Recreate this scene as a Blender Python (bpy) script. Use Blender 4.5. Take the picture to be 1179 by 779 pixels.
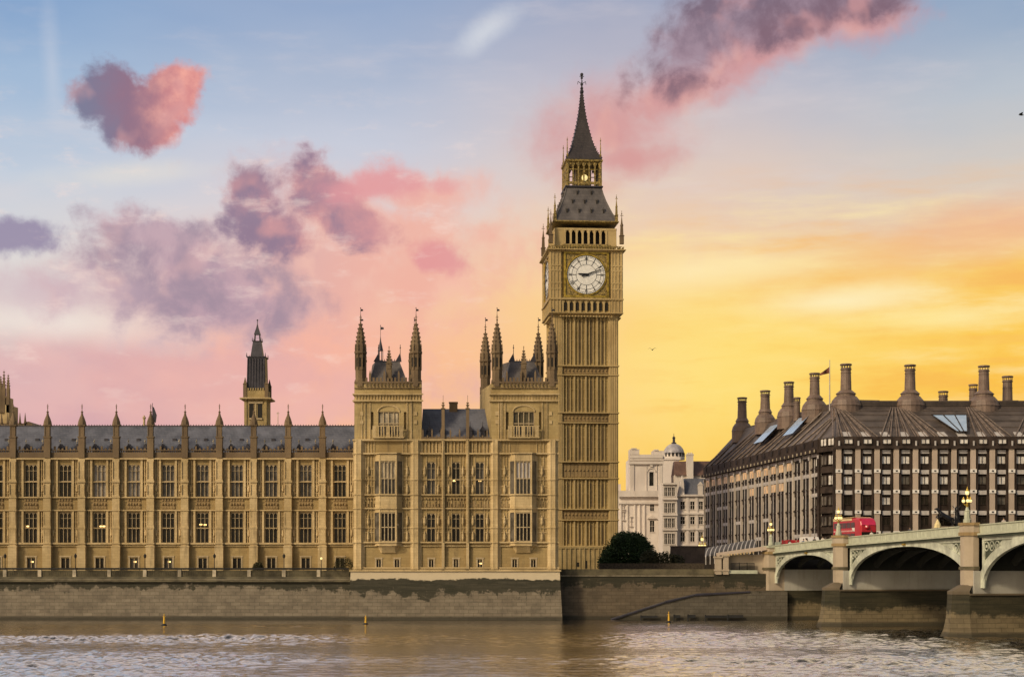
import bpy, math, random
from mathutils import Matrix, Vector
random.seed(7)
R = math.radians
scene = bpy.context.scene
for o in list(bpy.data.objects): bpy.data.objects.remove(o)
COL = scene.collection

# ------------------------------------------------------------------ camera
EYE = 7.92; F = 1947.0; CX = 589.5; HY = 655.0
cam = bpy.data.cameras.new('camera'); camo = bpy.data.objects.new('camera', cam); COL.objects.link(camo)
camo.location = (0, 0, EYE); camo.rotation_euler = (R(90), 0, 0)
cam.sensor_width = 36; cam.lens = 36*F/1179; cam.shift_y = (HY-389.5)/1179
cam.clip_start = 1; cam.clip_end = 6000
scene.camera = camo
scene.view_settings.view_transform = 'Standard'; scene.view_settings.look = 'None'
scene.view_settings.exposure = 0.0; scene.view_settings.gamma = 1

def X(px, D): return (px-CX)*D/F
def Z(py, D): return EYE+(HY-py)*D/F
def lin(r, g, b):
    f = lambda c: (c/255/12.92) if c/255 <= 0.04045 else ((c/255+0.055)/1.055)**2.4
    return (f(r), f(g), f(b))

# ------------------------------------------------------------------ node helper
class N:
    """wrapper of an output socket with arithmetic"""
    def __init__(s, t, sock): s.t = t; s.s = sock
    def _m(s, op, *a, clamp=False):
        n = s.t.nodes.new('ShaderNodeMath'); n.operation = op; n.use_clamp = clamp
        for i, v in enumerate((s,)+a):
            if isinstance(v, N): s.t.links.new(v.s, n.inputs[i])
            else: n.inputs[i].default_value = v
        return N(s.t, n.outputs[0])
    def __add__(s, o): return s._m('ADD', o)
    def __sub__(s, o): return s._m('SUBTRACT', o)
    def __mul__(s, o): return s._m('MULTIPLY', o)
    def __truediv__(s, o): return s._m('DIVIDE', o)
    def maxi(s, o): return s._m('MAXIMUM', o)
    def mini(s, o): return s._m('MINIMUM', o)
    def sstep(s, a, b, c=0.0, d=1.0, kind='SMOOTHSTEP'):
        n = s.t.nodes.new('ShaderNodeMapRange'); n.interpolation_type = kind
        s.t.links.new(s.s, n.inputs[0])
        for i, v in enumerate((a, b, c, d)): n.inputs[i+1].default_value = v
        return N(s.t, n.outputs[0])
def mixc(t, fac, a, b, mode='MIX'):
    n = t.nodes.new('ShaderNodeMix'); n.data_type = 'RGBA'; n.blend_type = mode
    for sock, v in ((n.inputs[0], fac), (n.inputs[6], a), (n.inputs[7], b)):
        if isinstance(v, N): t.links.new(v.s, sock)
        elif isinstance(v, (int, float)): sock.default_value = v
        else: sock.default_value = (v[0], v[1], v[2], 1)
    return N(t, n.outputs[2])
def ramp(t, fac, stops):
    n = t.nodes.new('ShaderNodeValToRGB'); t.links.new(fac.s, n.inputs[0])
    e = n.color_ramp.elements
    while len(e) < len(stops): e.new(0.5)
    for el, (p, c) in zip(e, stops): el.position = p; el.color = (c[0], c[1], c[2], 1)
    return N(t, n.outputs[0])
def noise(t, vec, scale, detail=4, rough=0.55, dist=0.0, color=False):
    n = t.nodes.new('ShaderNodeTexNoise'); t.links.new(vec.s, n.inputs['Vector'])
    n.inputs['Scale'].default_value = scale; n.inputs['Detail'].default_value = detail
    n.inputs['Roughness'].default_value = rough; n.inputs['Distortion'].default_value = dist
    return N(t, n.outputs['Color' if color else 'Fac'])
def mapping(t, vec, loc=(0,0,0), rot=(0,0,0), sc=(1,1,1), typ='POINT'):
    n = t.nodes.new('ShaderNodeMapping'); n.vector_type = typ; t.links.new(vec.s, n.inputs[0])
    n.inputs[1].default_value = loc; n.inputs[2].default_value = rot; n.inputs[3].default_value = sc
    return N(t, n.outputs[0])
def sepxyz(t, vec):
    n = t.nodes.new('ShaderNodeSeparateXYZ'); t.links.new(vec.s, n.inputs[0])
    return [N(t, n.outputs[i]) for i in range(3)]
def comb(t, *v):
    n = t.nodes.new('ShaderNodeCombineXYZ')
    for i, a in enumerate(v):
        if isinstance(a, N): t.links.new(a.s, n.inputs[i])
        else: n.inputs[i].default_value = a
    return N(t, n.outputs[0])

# ------------------------------------------------------------------ world: sunset sky with clouds
SUN_AZ = R(226); SUN_EL = R(32)       # soft key from behind and left of the viewer
w = bpy.data.worlds.new('World'); scene.world = w; w.use_nodes = True
t = w.node_tree; t.nodes.clear()
out = t.nodes.new('ShaderNodeOutputWorld'); bg = t.nodes.new('ShaderNodeBackground')
t.links.new(bg.outputs[0], out.inputs[0])
tc = t.nodes.new('ShaderNodeTexCoord'); dirv = N(t, tc.outputs['Generated'])
dx, dy, dz = sepxyz(t, dirv)
az = dx._m('ARCTAN2', dy)                                   # 0 along +Y, positive to the right
el = dz._m('ARCSINE')
def AZ(px): return math.atan((px-CX)/F)
def EL(px, py): return math.atan((HY-py)/math.hypot(F, px-CX))
eln = el.sstep(0, 0.46, kind='LINEAR')                       # 0..26 degrees of elevation
def col(px, stops):
    out_ = [(EL(px, y)/0.46, lin(*c)) for y, c in stops]
    return ramp(t, eln, sorted(out_, key=lambda q: q[0]))
wob = noise(t, mapping(t, dirv, sc=(3, 3, 9)), 2.2, 4, .55) - 0.5
eln = (el + wob*0.045).sstep(0, 0.46, kind='LINEAR')
c0 = col(0,   [(-285,(236,222,218)),(-120,(180,180,194)),(0,(136,166,204)),(90,(162,186,214)),(190,(196,206,220)),(290,(222,216,214)),(370,(226,210,204)),(430,(216,180,180)),(490,(224,166,164)),(640,(230,170,160))])
c1 = col(400, [(-285,(242,222,212)),(-120,(188,182,192)),(0,(150,170,202)),(80,(174,186,208)),(160,(200,204,218)),(230,(224,210,210)),(310,(236,196,182)),(400,(246,184,160)),(480,(250,188,150)),(640,(246,180,130))])
c2 = col(740, [(-285,(252,230,206)),(-120,(204,188,186)),(0,(160,168,192)),(90,(196,190,200)),(180,(220,200,192)),(260,(236,206,184)),(310,(246,212,168)),(370,(250,206,128)),(450,(252,200,92)),(640,(246,186,80))])
c3 = col(1179,[(-285,(254,232,200)),(-120,(206,196,188)),(0,(146,168,196)),(110,(186,194,204)),(190,(214,204,194)),(250,(232,200,166)),(310,(250,204,108)),(390,(252,196,70)),(470,(250,184,62)),(640,(240,170,60))])
base = mixc(t, az.sstep(AZ(0), AZ(400)), c0, c1)
base = mixc(t, az.sstep(AZ(400), AZ(740)), base, c2)
base = mixc(t, az.sstep(AZ(740), AZ(1179)), base, c3)
ae = comb(t, az, el, 0.0)
nz1 = noise(t, dirv, 34, 8, .60, .25)                       # billows
lo1 = noise(t, dirv, 30, 3, .5, .2); lo2 = noise(t, mapping(t, dirv, loc=(-.012, 0, .008)), 30, 3, .5, .2)
emb = ((lo2-lo1)+(nz1-.5)*.12).sstep(-.02, .20)                          # side of each billow turned to the low sun
nz2 = noise(t, mapping(t, dirv, sc=(1,1,1.8)), 13, 5, .55)
nzb = noise(t, dirv, 70, 5, .6)
def blob(px, py, rx, ry, rot=0, soft=0.35, amp=2.1, amp2=1.3, n=None):
    soft = soft*1.15+.03
    m = mapping(t, ae, (AZ(px), EL(px, py), 0), (0, 0, R(rot)), (rx/F, ry/F, 1), 'TEXTURE')
    l = t.nodes.new('ShaderNodeVectorMath'); l.operation = 'LENGTH'; t.links.new(m.s, l.inputs[0])
    d = N(t, l.outputs['Value']) + (nz1-0.5)*amp + (nz2-0.5)*amp2 + (nzb-0.5)*(amp*.35)
    return d.sstep(1+soft, 1-soft)
def union(l):
    m = l[0]
    for q in l[1:]: m = m.maxi(q)
    return m
c = base
# broad veils of tinted cirrus
st = noise(t, mapping(t, ae, rot=(0, 0, R(-9)), sc=(6, 34, 1)), 1.6, 6, .6)
c = mixc(t, st.sstep(.46, .72)*az.sstep(AZ(560), AZ(800))*el.sstep(EL(900,540), EL(900,400))*el.sstep(EL(900,170), EL(900,290))*0.75, c, lin(255, 236, 176))
c = mixc(t, st.sstep(.52, .30)*az.sstep(AZ(660), AZ(900))*el.sstep(EL(900,160), EL(900,300))*0.62, c, lin(246, 178, 96))
st2 = noise(t, mapping(t, ae, rot=(0, 0, R(-16)), sc=(4, 16, 1)), 1.9, 6, .6)
c = mixc(t, st2.sstep(.5, .75)*el.sstep(EL(600,330), EL(600,180))*0.32, c, lin(226, 214, 214))
c = mixc(t, blob(1150, 262, 150, 26, 8, .8, 1.2)*0.6, c, lin(242, 180, 140))
c = mixc(t, blob(960, 347, 84, 14, 3, .9, 1.0, .8)*0.95, c, lin(255, 244, 206))
c = mixc(t, blob(790, 316, 100, 18, 4, .9, 1.2, .8)*0.9, c, lin(255, 238, 196))
c = mixc(t, blob(1075, 368, 80, 11, 2, .9, 1.0, .8)*0.9, c, lin(255, 236, 170))
c = mixc(t, blob(880, 420, 170, 34, 4, .9, 1.4)*0.35, c, lin(255, 218, 120))
c = mixc(t, blob(735, 388, 50, 14, 4, .8, 1.2)*0.5, c, lin(246, 186, 84))
c = mixc(t, blob(790, 450, 230, 120, 0, 1.0, .8, .4)*0.7, c, lin(255, 218, 108))
c = mixc(t, blob(770, 425, 110, 60, 0, 1.0, .8, .6)*0.6, c, lin(255, 234, 140))
c = mixc(t, st.sstep(.5, .34)*az.sstep(AZ(700), AZ(820))*el.sstep(EL(900,330), EL(900,400))*0.55, c, lin(250, 186, 74))
c = mixc(t, blob(600, 420, 130, 110, 0, 1.0, .8, .4)*0.5, c, lin(255, 204, 150))
c = mixc(t, blob(1000, 400, 200, 26, 2, 1.0, 1.4)*0.35, c, lin(255, 222, 120))
# left: low mauve bank and pink middle mass
c = mixc(t, blob(120, 450, 330, 66, 0, .3, 1.2, .9)*0.75, c, mixc(t, nz2.sstep(.35,.65), lin(204, 168, 178), lin(228, 184, 182)))
c = mixc(t, blob(350, 420, 220, 76, 0, .8, 1.3)*0.5, c, lin(246, 178, 164))
c = mixc(t, blob(60, 368, 130, 20, -3, .8, 1.6)*0.75, c, lin(242, 230, 220))
pink = union([blob(370, 310, 185, 66, 6, .5), blob(480, 320, 95, 50, 0, .6), blob(240, 330, 140, 58, 0, .5), blob(400, 250, 120, 44, -14, .5), blob(480, 222, 90, 26, 0, .6)])
c = mixc(t, pink*0.88, c, mixc(t, emb*.45, mixc(t, az.sstep(AZ(190), AZ(470)), lin(200, 172, 180), lin(240, 178, 162)), lin(250, 200, 180)))
pur = union([blob(190, 272, 78, 27, -8, .32), blob(225, 312, 105, 40, -18, .4), blob(250, 350, 90, 30, 0, .5)])
c = mixc(t, pur*0.86, c, mixc(t, emb*.4, mixc(t, nz1.sstep(.38, .66), lin(158, 138, 156), lin(192, 160, 172)), lin(222, 178, 180)))
lob = union([blob(292, 243, 40, 42, 0, .25), blob(368, 222, 40, 34, -30, .25), blob(405, 252, 52, 26, -28, .3), blob(318, 268, 45, 24, 0, .3)])
c = mixc(t, lob*0.92, c, mixc(t, emb*.4, mixc(t, (nz1+(az-AZ(300))*3.2).sstep(.42, .8), lin(142, 120, 144), lin(208, 150, 154)), lin(234, 164, 158)))
c = mixc(t, blob(445, 212, 62, 20, 6, .4)*0.85, c, lin(226, 156, 160))
c = mixc(t, blob(508, 214, 26, 9, 0, .5)*0.6, c, lin(228, 160, 162))
c = mixc(t, blob(512, 299, 36, 16, -10, .35)*0.85, c, lin(226, 152, 154))
c = mixc(t, blob(18, 272, 46, 20, 4, .3)*0.9, c, lin(150, 138, 166))
c = mixc(t, blob(40, 338, 80, 24, 0, .7)*0.6, c, lin(206, 178, 188))
c = mixc(t, (noise(t, mapping(t, ae, rot=(0,0,R(-14)), sc=(9,24,1)), 3.0, 7, .62)-.5).sstep(.03,.22)*el.sstep(EL(300,520),EL(300,400))*el.sstep(EL(300,60),EL(300,200))*az.sstep(AZ(640),AZ(500))*0.4, c, lin(250, 224, 212))
# heart shaped cloud
hl = union([blob(116, 106, 46, 34, 12, .22), blob(156, 130, 46, 38, 0, .22), blob(198, 108, 38, 34, 0, .22), blob(172, 146, 34, 22, 0, .25)])
hc = mixc(t, (az+(nz1-.5)*.03+(nzb-.5)*.012).sstep(AZ(95), AZ(150)), lin(124, 122, 148), lin(146, 112, 132))
hc = mixc(t, (az+(nz1-.5)*.035+(nzb-.5)*.014).sstep(AZ(140), AZ(214)), hc, mixc(t, nzb.sstep(.35,.7), lin(216, 138, 136), lin(246, 172, 156)))
c = mixc(t, hl*0.96, c, mixc(t, emb*.45, hc, lin(226, 166, 162)))
# long dark cloud upper right
rc = union([blob(915, 14, 110, 30, 14, .35), blob(815, 46, 82, 36, 26, .4), blob(985, 0, 60, 26, 0, .35)])
fr = union([blob(770, 106, 70, 24, 26, .6), blob(860, 66, 110, 26, 22, .6), blob(722, 184, 46, 18, 0, .8), blob(700, 150, 60, 40, 20, 1.0), blob(985, 24, 60, 24, 0, .6)])
c = mixc(t, fr*0.82, c, mixc(t, emb*.5, lin(214, 148, 146), lin(240, 174, 156)))
c = mixc(t, rc*0.9, c, mixc(t, emb*.7, mixc(t, (nz1+(nzb-.5)*.4).sstep(.36, .66), lin(120, 98, 114), lin(160, 134, 148)), lin(206, 152, 154)))
# little white wisps
c = mixc(t, blob(560, 36, 30, 11, 34, .9, 1.6)*0.62, c, lin(224, 226, 230))
c = mixc(t, blob(150, 200, 70, 10, 6, .9, 1.2)*0.5, c, lin(232, 224, 212))
c = mixc(t, blob(60, 80, 8, 46, 4, .9, 1.0)*0.4, c, lin(206, 210, 222))
# away from the sunset the physical sky takes over
sky = t.nodes.new('ShaderNodeTexSky'); sky.sky_type = 'NISHITA'; sky.sun_disc = False
sky.sun_elevation = SUN_EL; sky.sun_rotation = SUN_AZ; sky.air_density = 1.6; sky.dust_density = 4; sky.ozone_density = 1
skyc = mixc(t, 1.0, N(t, sky.outputs[0]), (0.085, 0.080, 0.078), 'MULTIPLY')
hor = dy.sstep(-0.25, 0.55) * el.sstep(1.25, 0.6)
final = mixc(t, hor, skyc, c)
t.links.new(final.s, bg.inputs[0]); bg.inputs[1].default_value = 1.0
w.cycles.sampling_method = 'MANUAL'; w.cycles.sample_map_resolution = 512

sl = bpy.data.lights.new('sun', 'SUN'); so = bpy.data.objects.new('sun', sl); COL.objects.link(so)
sl.energy = 2.15; sl.angle = R(7); sl.color = (1.0, 0.82, 0.54)
sdir = Vector((math.sin(SUN_AZ)*math.cos(SUN_EL), math.cos(SUN_AZ)*math.cos(SUN_EL), math.sin(SUN_EL)))
so.rotation_euler = sdir.to_track_quat('Z', 'Y').to_euler(); so.location = (-40, -60, 80)

# ------------------------------------------------------------------ mesh builder and tagging
class MB:
    def __init__(s): s.v = []; s.f = []; s.M = None
    def add(s, vs, fs):
        b = len(s.v)
        if s.M is not None: vs = [tuple(s.M @ Vector(q)) for q in vs]
        s.v += [tuple(q) for q in vs]; s.f += [tuple(b+i for i in f) for f in fs]; return s
    def box(s, x0, x1, y0, y1, z0, z1):
        return s.add([(x0,y0,z0),(x1,y0,z0),(x1,y1,z0),(x0,y1,z0),(x0,y0,z1),(x1,y0,z1),(x1,y1,z1),(x0,y1,z1)],
                     [(0,3,2,1),(4,5,6,7),(0,1,5,4),(1,2,6,5),(2,3,7,6),(3,0,4,7)])
    def cbox(s, x, y, z, w, d, h): return s.box(x-w/2, x+w/2, y-d/2, y+d/2, z, z+h)
    def rings(s, rs, cap=True):
        n = len(rs[0]); vs = [p for r in rs for p in r]; fs = []
        for k in range(len(rs)-1):
            for i in range(n):
                j = (i+1) % n; fs.append((k*n+i, k*n+j, (k+1)*n+j, (k+1)*n+i))
        if cap: fs.append(tuple(reversed(range(n)))); fs.append(tuple((len(rs)-1)*n+i for i in range(n)))
        return s.add(vs, fs)
    def lathe(s, x, y, prof, n=8, ph=None):
        """prof = [(r, z)...]"""
        if ph is None: ph = math.pi/n
        return s.rings([[(x+r*math.cos(ph+2*math.pi*i/n), y+r*math.sin(ph+2*math.pi*i/n), z) for i in range(n)] for r, z in prof])
    def sq(s, x, y, prof):   # square section, half widths
        return s.rings([[(x-r,y-r,z),(x+r,y-r,z),(x+r,y+r,z),(x-r,y+r,z)] for r, z in prof])
    def tube(s, p, q, r, r2=None, n=6):
        p, q = Vector(p), Vector(q); r2 = r if r2 is None else r2
        d = (q-p).normalized(); a = d.orthogonal().normalized(); b = d.cross(a)
        ring = lambda c, rr: [tuple(c+rr*(math.cos(2*math.pi*i/n)*a+math.sin(2*math.pi*i/n)*b)) for i in range(n)]
        return s.rings([ring(p, r), ring(q, r2)])
    def prism(s, poly, y0, y1):
        """poly of (x,z) extruded along y"""
        n = len(poly); vs = [(x, y0, z) for x, z in poly]+[(x, y1, z) for x, z in poly]
        fs = [tuple(range(n)), tuple(reversed(range(n, 2*n)))]+[(i, i+n, (i+1) % n+n, (i+1) % n) for i in range(n)]
        return s.add(vs, fs)
    def slab(s, poly, z0, z1):
        n = len(poly); vs = [(x, y, z0) for x, y in poly]+[(x, y, z1) for x, y in poly]
        fs = [tuple(reversed(range(n))), tuple(range(n, 2*n))]+[(i, (i+1) % n, (i+1) % n+n, i+n) for i in range(n)]
        return s.add(vs, fs)
    def ball(s, x, y, z, r, n=8, m=6, sz=1):
        return s.lathe(x, y, [(max(1e-3, r*math.sin(math.pi*k/m)), z-sz*r*math.cos(math.pi*k/m)) for k in range(m+1)], n)
    def wall(s, x0, x1, z0, z1, y, holes, depth=.6, thick=None):
        """front sheet facing -y with rectangular openings, reveals run back by depth"""
        xs = sorted({x0, x1, *[v for h in holes for v in h[:2]]}); zs = sorted({z0, z1, *[v for h in holes for v in h[2:]]})
        for a, b in zip(xs, xs[1:]):
            for c_, d in zip(zs, zs[1:]):
                mx, mz = (a+b)/2, (c_+d)/2
                if not any(h[0] < mx < h[1] and h[2] < mz < h[3] for h in holes):
                    s.add([(a,y,c_),(b,y,c_),(b,y,d),(a,y,d)], [(0,1,2,3)])
        for a, b, c_, d in holes:
            e = y+depth
            s.add([(a,y,c_),(b,y,c_),(b,y,d),(a,y,d),(a,e,c_),(b,e,c_),(b,e,d),(a,e,d)], [(0,4,5,1),(1,5,6,2),(2,6,7,3),(3,7,4,0)])
        return s
    def build(s, name, mat, parent=None, loc=(0,0,0), rotz=0, origin=(0,0,0), smooth=False):
        me = bpy.data.meshes.new(name); ox, oy, oz = origin
        me.from_pydata([(a-ox, b-oy, c_-oz) for a, b, c_ in s.v], [], s.f)
        me.materials.append(mat)
        if smooth: me.polygons.foreach_set('use_smooth', [True]*len(me.polygons))
        me.update()
        o = bpy.data.objects.new(name, me); COL.objects.link(o)
        o.location = loc; o.rotation_euler = (0, 0, rotz)
        if parent: o.parent = parent
        return o
def tag(o, label=None, cat=None, group=None, kind=None):
    for k, v in (('label', label), ('category', cat), ('group', group), ('kind', kind)):
        if v: o[k] = v
    return o
def empty(name, loc, rz=0, **kw):
    o = bpy.data.objects.new(name, None); COL.objects.link(o); o.location = loc; o.rotation_euler = (0, 0, rz)
    o.empty_display_size = .5
    return tag(o, **kw)
def kids(o): return [c_ for c_ in bpy.data.objects if c_.parent == o]
def dup(o, loc, rz=None, parent=None, label=None):
    r = o.copy(); COL.objects.link(r); r.location = loc; r.parent = parent
    if rz is not None: r.rotation_euler = (0, 0, rz)
    if label: r['label'] = label
    for ch in kids(o): dup(ch, ch.location, None, r)
    return r

# ------------------------------------------------------------------ materials
def newmat(name):
    m = bpy.data.materials.new(name); m.use_nodes = True; tt = m.node_tree
    b = tt.nodes['Principled BSDF']; return m, tt, b
def setc(tt, sock, v):
    if isinstance(v, N): tt.links.new(v.s, sock)
    else: sock.default_value = (v[0], v[1], v[2], 1)
def pos(tt):
    g = tt.nodes.new('ShaderNodeNewGeometry'); return N(tt, g.outputs['Position'])
def bump(tt, b, h, strength=.4, dist=.1):
    n = tt.nodes.new('ShaderNodeBump'); n.inputs['Strength'].default_value = strength; n.inputs['Distance'].default_value = dist
    tt.links.new(h.s, n.inputs['Height']); tt.links.new(n.outputs[0], b.inputs['Normal'])
def stone(name, c1, c2, soot=(.10,.075,.045), sc=1.0, blocks=True, rough=.85, sootamt=.45):
    m, tt, b = newmat(name); p = pos(tt); n0 = noise(tt, mapping(tt, p, sc=(1,1,.35)), .11*sc, 3, .6)
    n1 = noise(tt, p, .22*sc, 6, .6); n2 = noise(tt, mapping(tt, p, sc=(1,1,.16)), 1.3*sc, 5, .6)
    n3 = noise(tt, p, 5*sc, 4, .6)
    cc = mixc(tt, n1.sstep(.3, .7), c1, c2)
    cc = mixc(tt, n0.sstep(.42, .62)*.28, cc, tuple(a*.55 for a in c2))
    cc = mixc(tt, n2.sstep(.5, .78)*sootamt, cc, soot)
    cc = mixc(tt, n3.sstep(.55, .8)*.25, cc, soot)
    h = n3
    if blocks:
        br = tt.nodes.new('ShaderNodeTexBrick'); x, y, z = sepxyz(tt, p)
        v = comb(tt, x+y*1.0, z, 0.0); tt.links.new(v.s, br.inputs['Vector'])
        br.inputs['Scale'].default_value = 1; br.inputs['Brick Width'].default_value = .95; br.inputs['Row Height'].default_value = .42
        br.inputs['Mortar Size'].default_value = .014; br.inputs['Color1'].default_value = (1,1,1,1); br.inputs['Color2'].default_value = (.80,.78,.74,1)
        br.inputs['Mortar'].default_value = (.62,.60,.56,1); br.inputs['Bias'].default_value = -.2
        cc = mixc(tt, .75, cc, N(tt, br.outputs['Color']), 'MULTIPLY')
    setc(tt, b.inputs['Base Color'], cc); b.inputs['Roughness'].default_value = rough; bump(tt, b, h, .35, .05)
    return m
def plain(name, c1, rough=.6, metal=0, var=.18, sc=1.0, bmp=.15):
    m, tt, b = newmat(name); n1 = noise(tt, pos(tt), 1.1*sc, 5, .6)
    dark = tuple(a*(1-var*1.6) for a in c1); lite = tuple(min(1, a*(1+var)) for a in c1)
    setc(tt, b.inputs['Base Color'], mixc(tt, n1.sstep(.3, .7), dark, lite))
    b.inputs['Roughness'].default_value = rough; b.inputs['Metallic'].default_value = metal
    if bmp: bump(tt, b, noise(tt, pos(tt), 6*sc, 3), bmp, .03)
    return m
def glassy(name, c1, rough=.12, c2=None, sc=.6):
    m, tt, b = newmat(name); n1 = noise(tt, pos(tt), sc, 3)
    setc(tt, b.inputs['Base Color'], mixc(tt, n1.sstep(.4, .62), c1, c2 or c1))
    b.inputs['Roughness'].default_value = rough; b.inputs['IOR'].default_value = 1.5
    bump(tt, b, noise(tt, pos(tt), .9, 2), .12, .05)
    return m
def glow(name, c1, e):
    m, tt, b = newmat(name); b.inputs['Base Color'].default_value = (*c1, 1)
    b.inputs['Emission Color'].default_value = (*c1, 1); b.inputs['Emission Strength'].default_value = e; return m
def slatemat(name, c1, c2, row=.35, bw=.5):
    m, tt, b = newmat(name); p = pos(tt); x, y, z = sepxyz(tt, p)
    br = tt.nodes.new('ShaderNodeTexBrick'); v = comb(tt, x+y, z, 0.0); tt.links.new(v.s, br.inputs['Vector'])
    br.inputs['Brick Width'].default_value = bw; br.inputs['Row Height'].default_value = row; br.inputs['Mortar Size'].default_value = .02
    br.inputs['Scale'].default_value = 1
    br.inputs['Color1'].default_value = (*c1, 1); br.inputs['Color2'].default_value = (*c2, 1); br.inputs['Mortar'].default_value = tuple(a*.5 for a in c1)+(1,)
    n1 = noise(tt, mapping(tt, p, sc=(1,1,.4)), .5, 5, .6)
    setc(tt, b.inputs['Base Color'], mixc(tt, n1.sstep(.35, .75)*.5, N(tt, br.outputs['Color']), tuple(a*1.9 for a in c2)))
    b.inputs['Roughness'].default_value = .55; bump(tt, b, N(tt, br.outputs['Fac']), -.3, .04); return m

M = {}
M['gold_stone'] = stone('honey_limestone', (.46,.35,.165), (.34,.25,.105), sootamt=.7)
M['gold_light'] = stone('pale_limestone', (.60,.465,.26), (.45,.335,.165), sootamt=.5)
M['bay_wall'] = stone('shaded_bay_limestone', (.40,.295,.13), (.29,.205,.085), sootamt=.6)  # shade of the set-back bays painted in as a darker base
M['recess'] = stone('recess_shade_limestone', (.34,.24,.11), (.24,.165,.075), blocks=False, sootamt=.6)  # recess shade put into the base tone, with random soot over it
M['turret'] = stone('backlit_turret_stone', (.20,.14,.078), (.125,.085,.048), blocks=False, sootamt=.6)  # backlit look of the tops painted as darker stone, plus random soot
M['tower_stone'] = stone('clock_tower_limestone', (.42,.32,.135), (.30,.22,.085), sootamt=.6)
M['tower_trim'] = stone('clock_tower_trim_stone', (.53,.40,.19), (.42,.305,.135), blocks=False, sootamt=.4)
M['slot'] = plain('shadowy_slot_panel', (.13,.09,.042), .8, 0, .2)
M['slate'] = slatemat('slate_roof', (.078,.083,.105), (.105,.108,.13))
M['iron_roof'] = slatemat('cast_iron_roof_tiles', (.075,.066,.064), (.105,.093,.090), .6, .9)
M['spire_iron'] = slatemat('dark_spire_plates', (.028,.022,.022), (.042,.034,.033), .5, .6)
M['lead'] = plain('dark_lead', (.045,.042,.055), .5, .3)
M['gilt'] = plain('gilded_metal', (.50,.34,.055), .4, .6, .35)
M['giltstone'] = plain('gilded_stone_tracery', (.30,.215,.065), .55, .1, .5, 3)
M['dark'] = plain('dark_void', (.018,.015,.012), .9, 0, .1, 1, 0)
M['iron'] = plain('black_iron', (.02,.02,.02), .5, .3)
M['glass'] = glassy('dark_leaded_glass', (.010,.009,.008), .2, (.03,.027,.022))
M['glass_pale'] = glassy('window_with_pale_blind', (.30,.27,.23), .35, (.20,.18,.16))
M['glass_mid'] = glassy('window_with_grey_curtain', (.13,.115,.095), .3, (.05,.045,.038))
M['mullion'] = plain('window_stone_mullion', (.42,.33,.20), .8, 0, .15, 3)
M['dial'] = plain('opal_dial_glass', (.80,.79,.76), .35, 0, .07, 2.2, 0)
M['black'] = plain('blued_black_metal', (.012,.012,.016), .4, .2)
M['white_stone'] = stone('portland_stone', (.78,.71,.65), (.68,.60,.54), (.34,.28,.24), blocks=False, sootamt=.35)
M['cream'] = stone('cream_stucco', (.72,.65,.59), (.62,.55,.49), (.30,.25,.21), blocks=False, sootamt=.35)
M['bronze'] = plain('dark_bronze_cladding', (.045,.032,.026), .75, 0, .3, .6); M['bronze'].node_tree.nodes['Principled BSDF'].inputs['Specular IOR Level'].default_value = .2
M['rib_metal'] = plain('pale_bronze_rib', (.17,.13,.108), .6, 0, .25)
M['fin_glass'] = plain('dark_matt_glass', (.02,.016,.013), .6, 0, .5, .5); M['fin_glass'].node_tree.nodes['Principled BSDF'].inputs['Specular IOR Level'].default_value = .15
M['bronze_roof'] = slatemat('bronze_roof_plates', (.052,.040,.034), (.078,.060,.050), .7, 2.2)
M['chimney_metal'] = slatemat('weathered_chimney_metal', (.115,.078,.060), (.15,.105,.082), .8, 1.2)
M['pier_stone'] = stone('buff_sandstone_pier', (.50,.41,.335), (.42,.335,.265), blocks=False, sootamt=.2)
M['white_paint'] = plain('white_node_block', (.75,.72,.68), .6, 0, .05)
M['port_glass'] = glassy('office_glass', (.012,.010,.008), .10, (.025,.02,.016))
M['port_blind'] = glassy('office_glass_blinds', (.74,.71,.67), .3, (.52,.49,.45))
M['shelf'] = plain('pale_light_shelf', (.46,.43,.41), .5, 0, .12)
M['sage'] = plain('sage_green_ironwork', (.47,.49,.40), .55, 0, .24, .5)
M['sage_dark'] = plain('deep_green_ironwork', (.045,.055,.036), .7, 0, .2)
M['rib_dark'] = plain('shaded_arch_iron', (.012,.013,.010), .9, 0, .2)  # near-black base paints the gloom under the arches
M['bridge_top'] = plain('pale_green_parapet', (.42,.44,.335), .55, 0, .10, .9)
M['bridge_stone'] = stone('bridge_granite', (.45,.375,.285), (.36,.295,.215), blocks=False, sootamt=.25)
M['red'] = plain('bus_red_paint', (.42,.018,.03), .25, 0, .06, 1, 0)
M['pinkred'] = plain('bus_rear_red_panel', (.55,.03,.09), .25, 0, .06, 1, 0)
M['creamroof'] = plain('bus_cream_roof', (.62,.48,.26), .4, 0, .08)
M['rubber'] = plain('rubber', (.015,.015,.015), .8)
M['lampglow'] = glow('lamp_globe_glow', (1.0,.80,.36), .85)
M['roomglow'] = glow('lit_room_lamp', (1.0,.66,.24), 2.2)
M['yellow'] = plain('yellow_marker_paint', (.62,.36,.02), .5)
M['asphalt'] = plain('asphalt', (.05,.05,.05), .9)
M['ground'] = plain('paving_ground', (.14,.12,.10), .9, 0, .3, .2)
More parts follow.
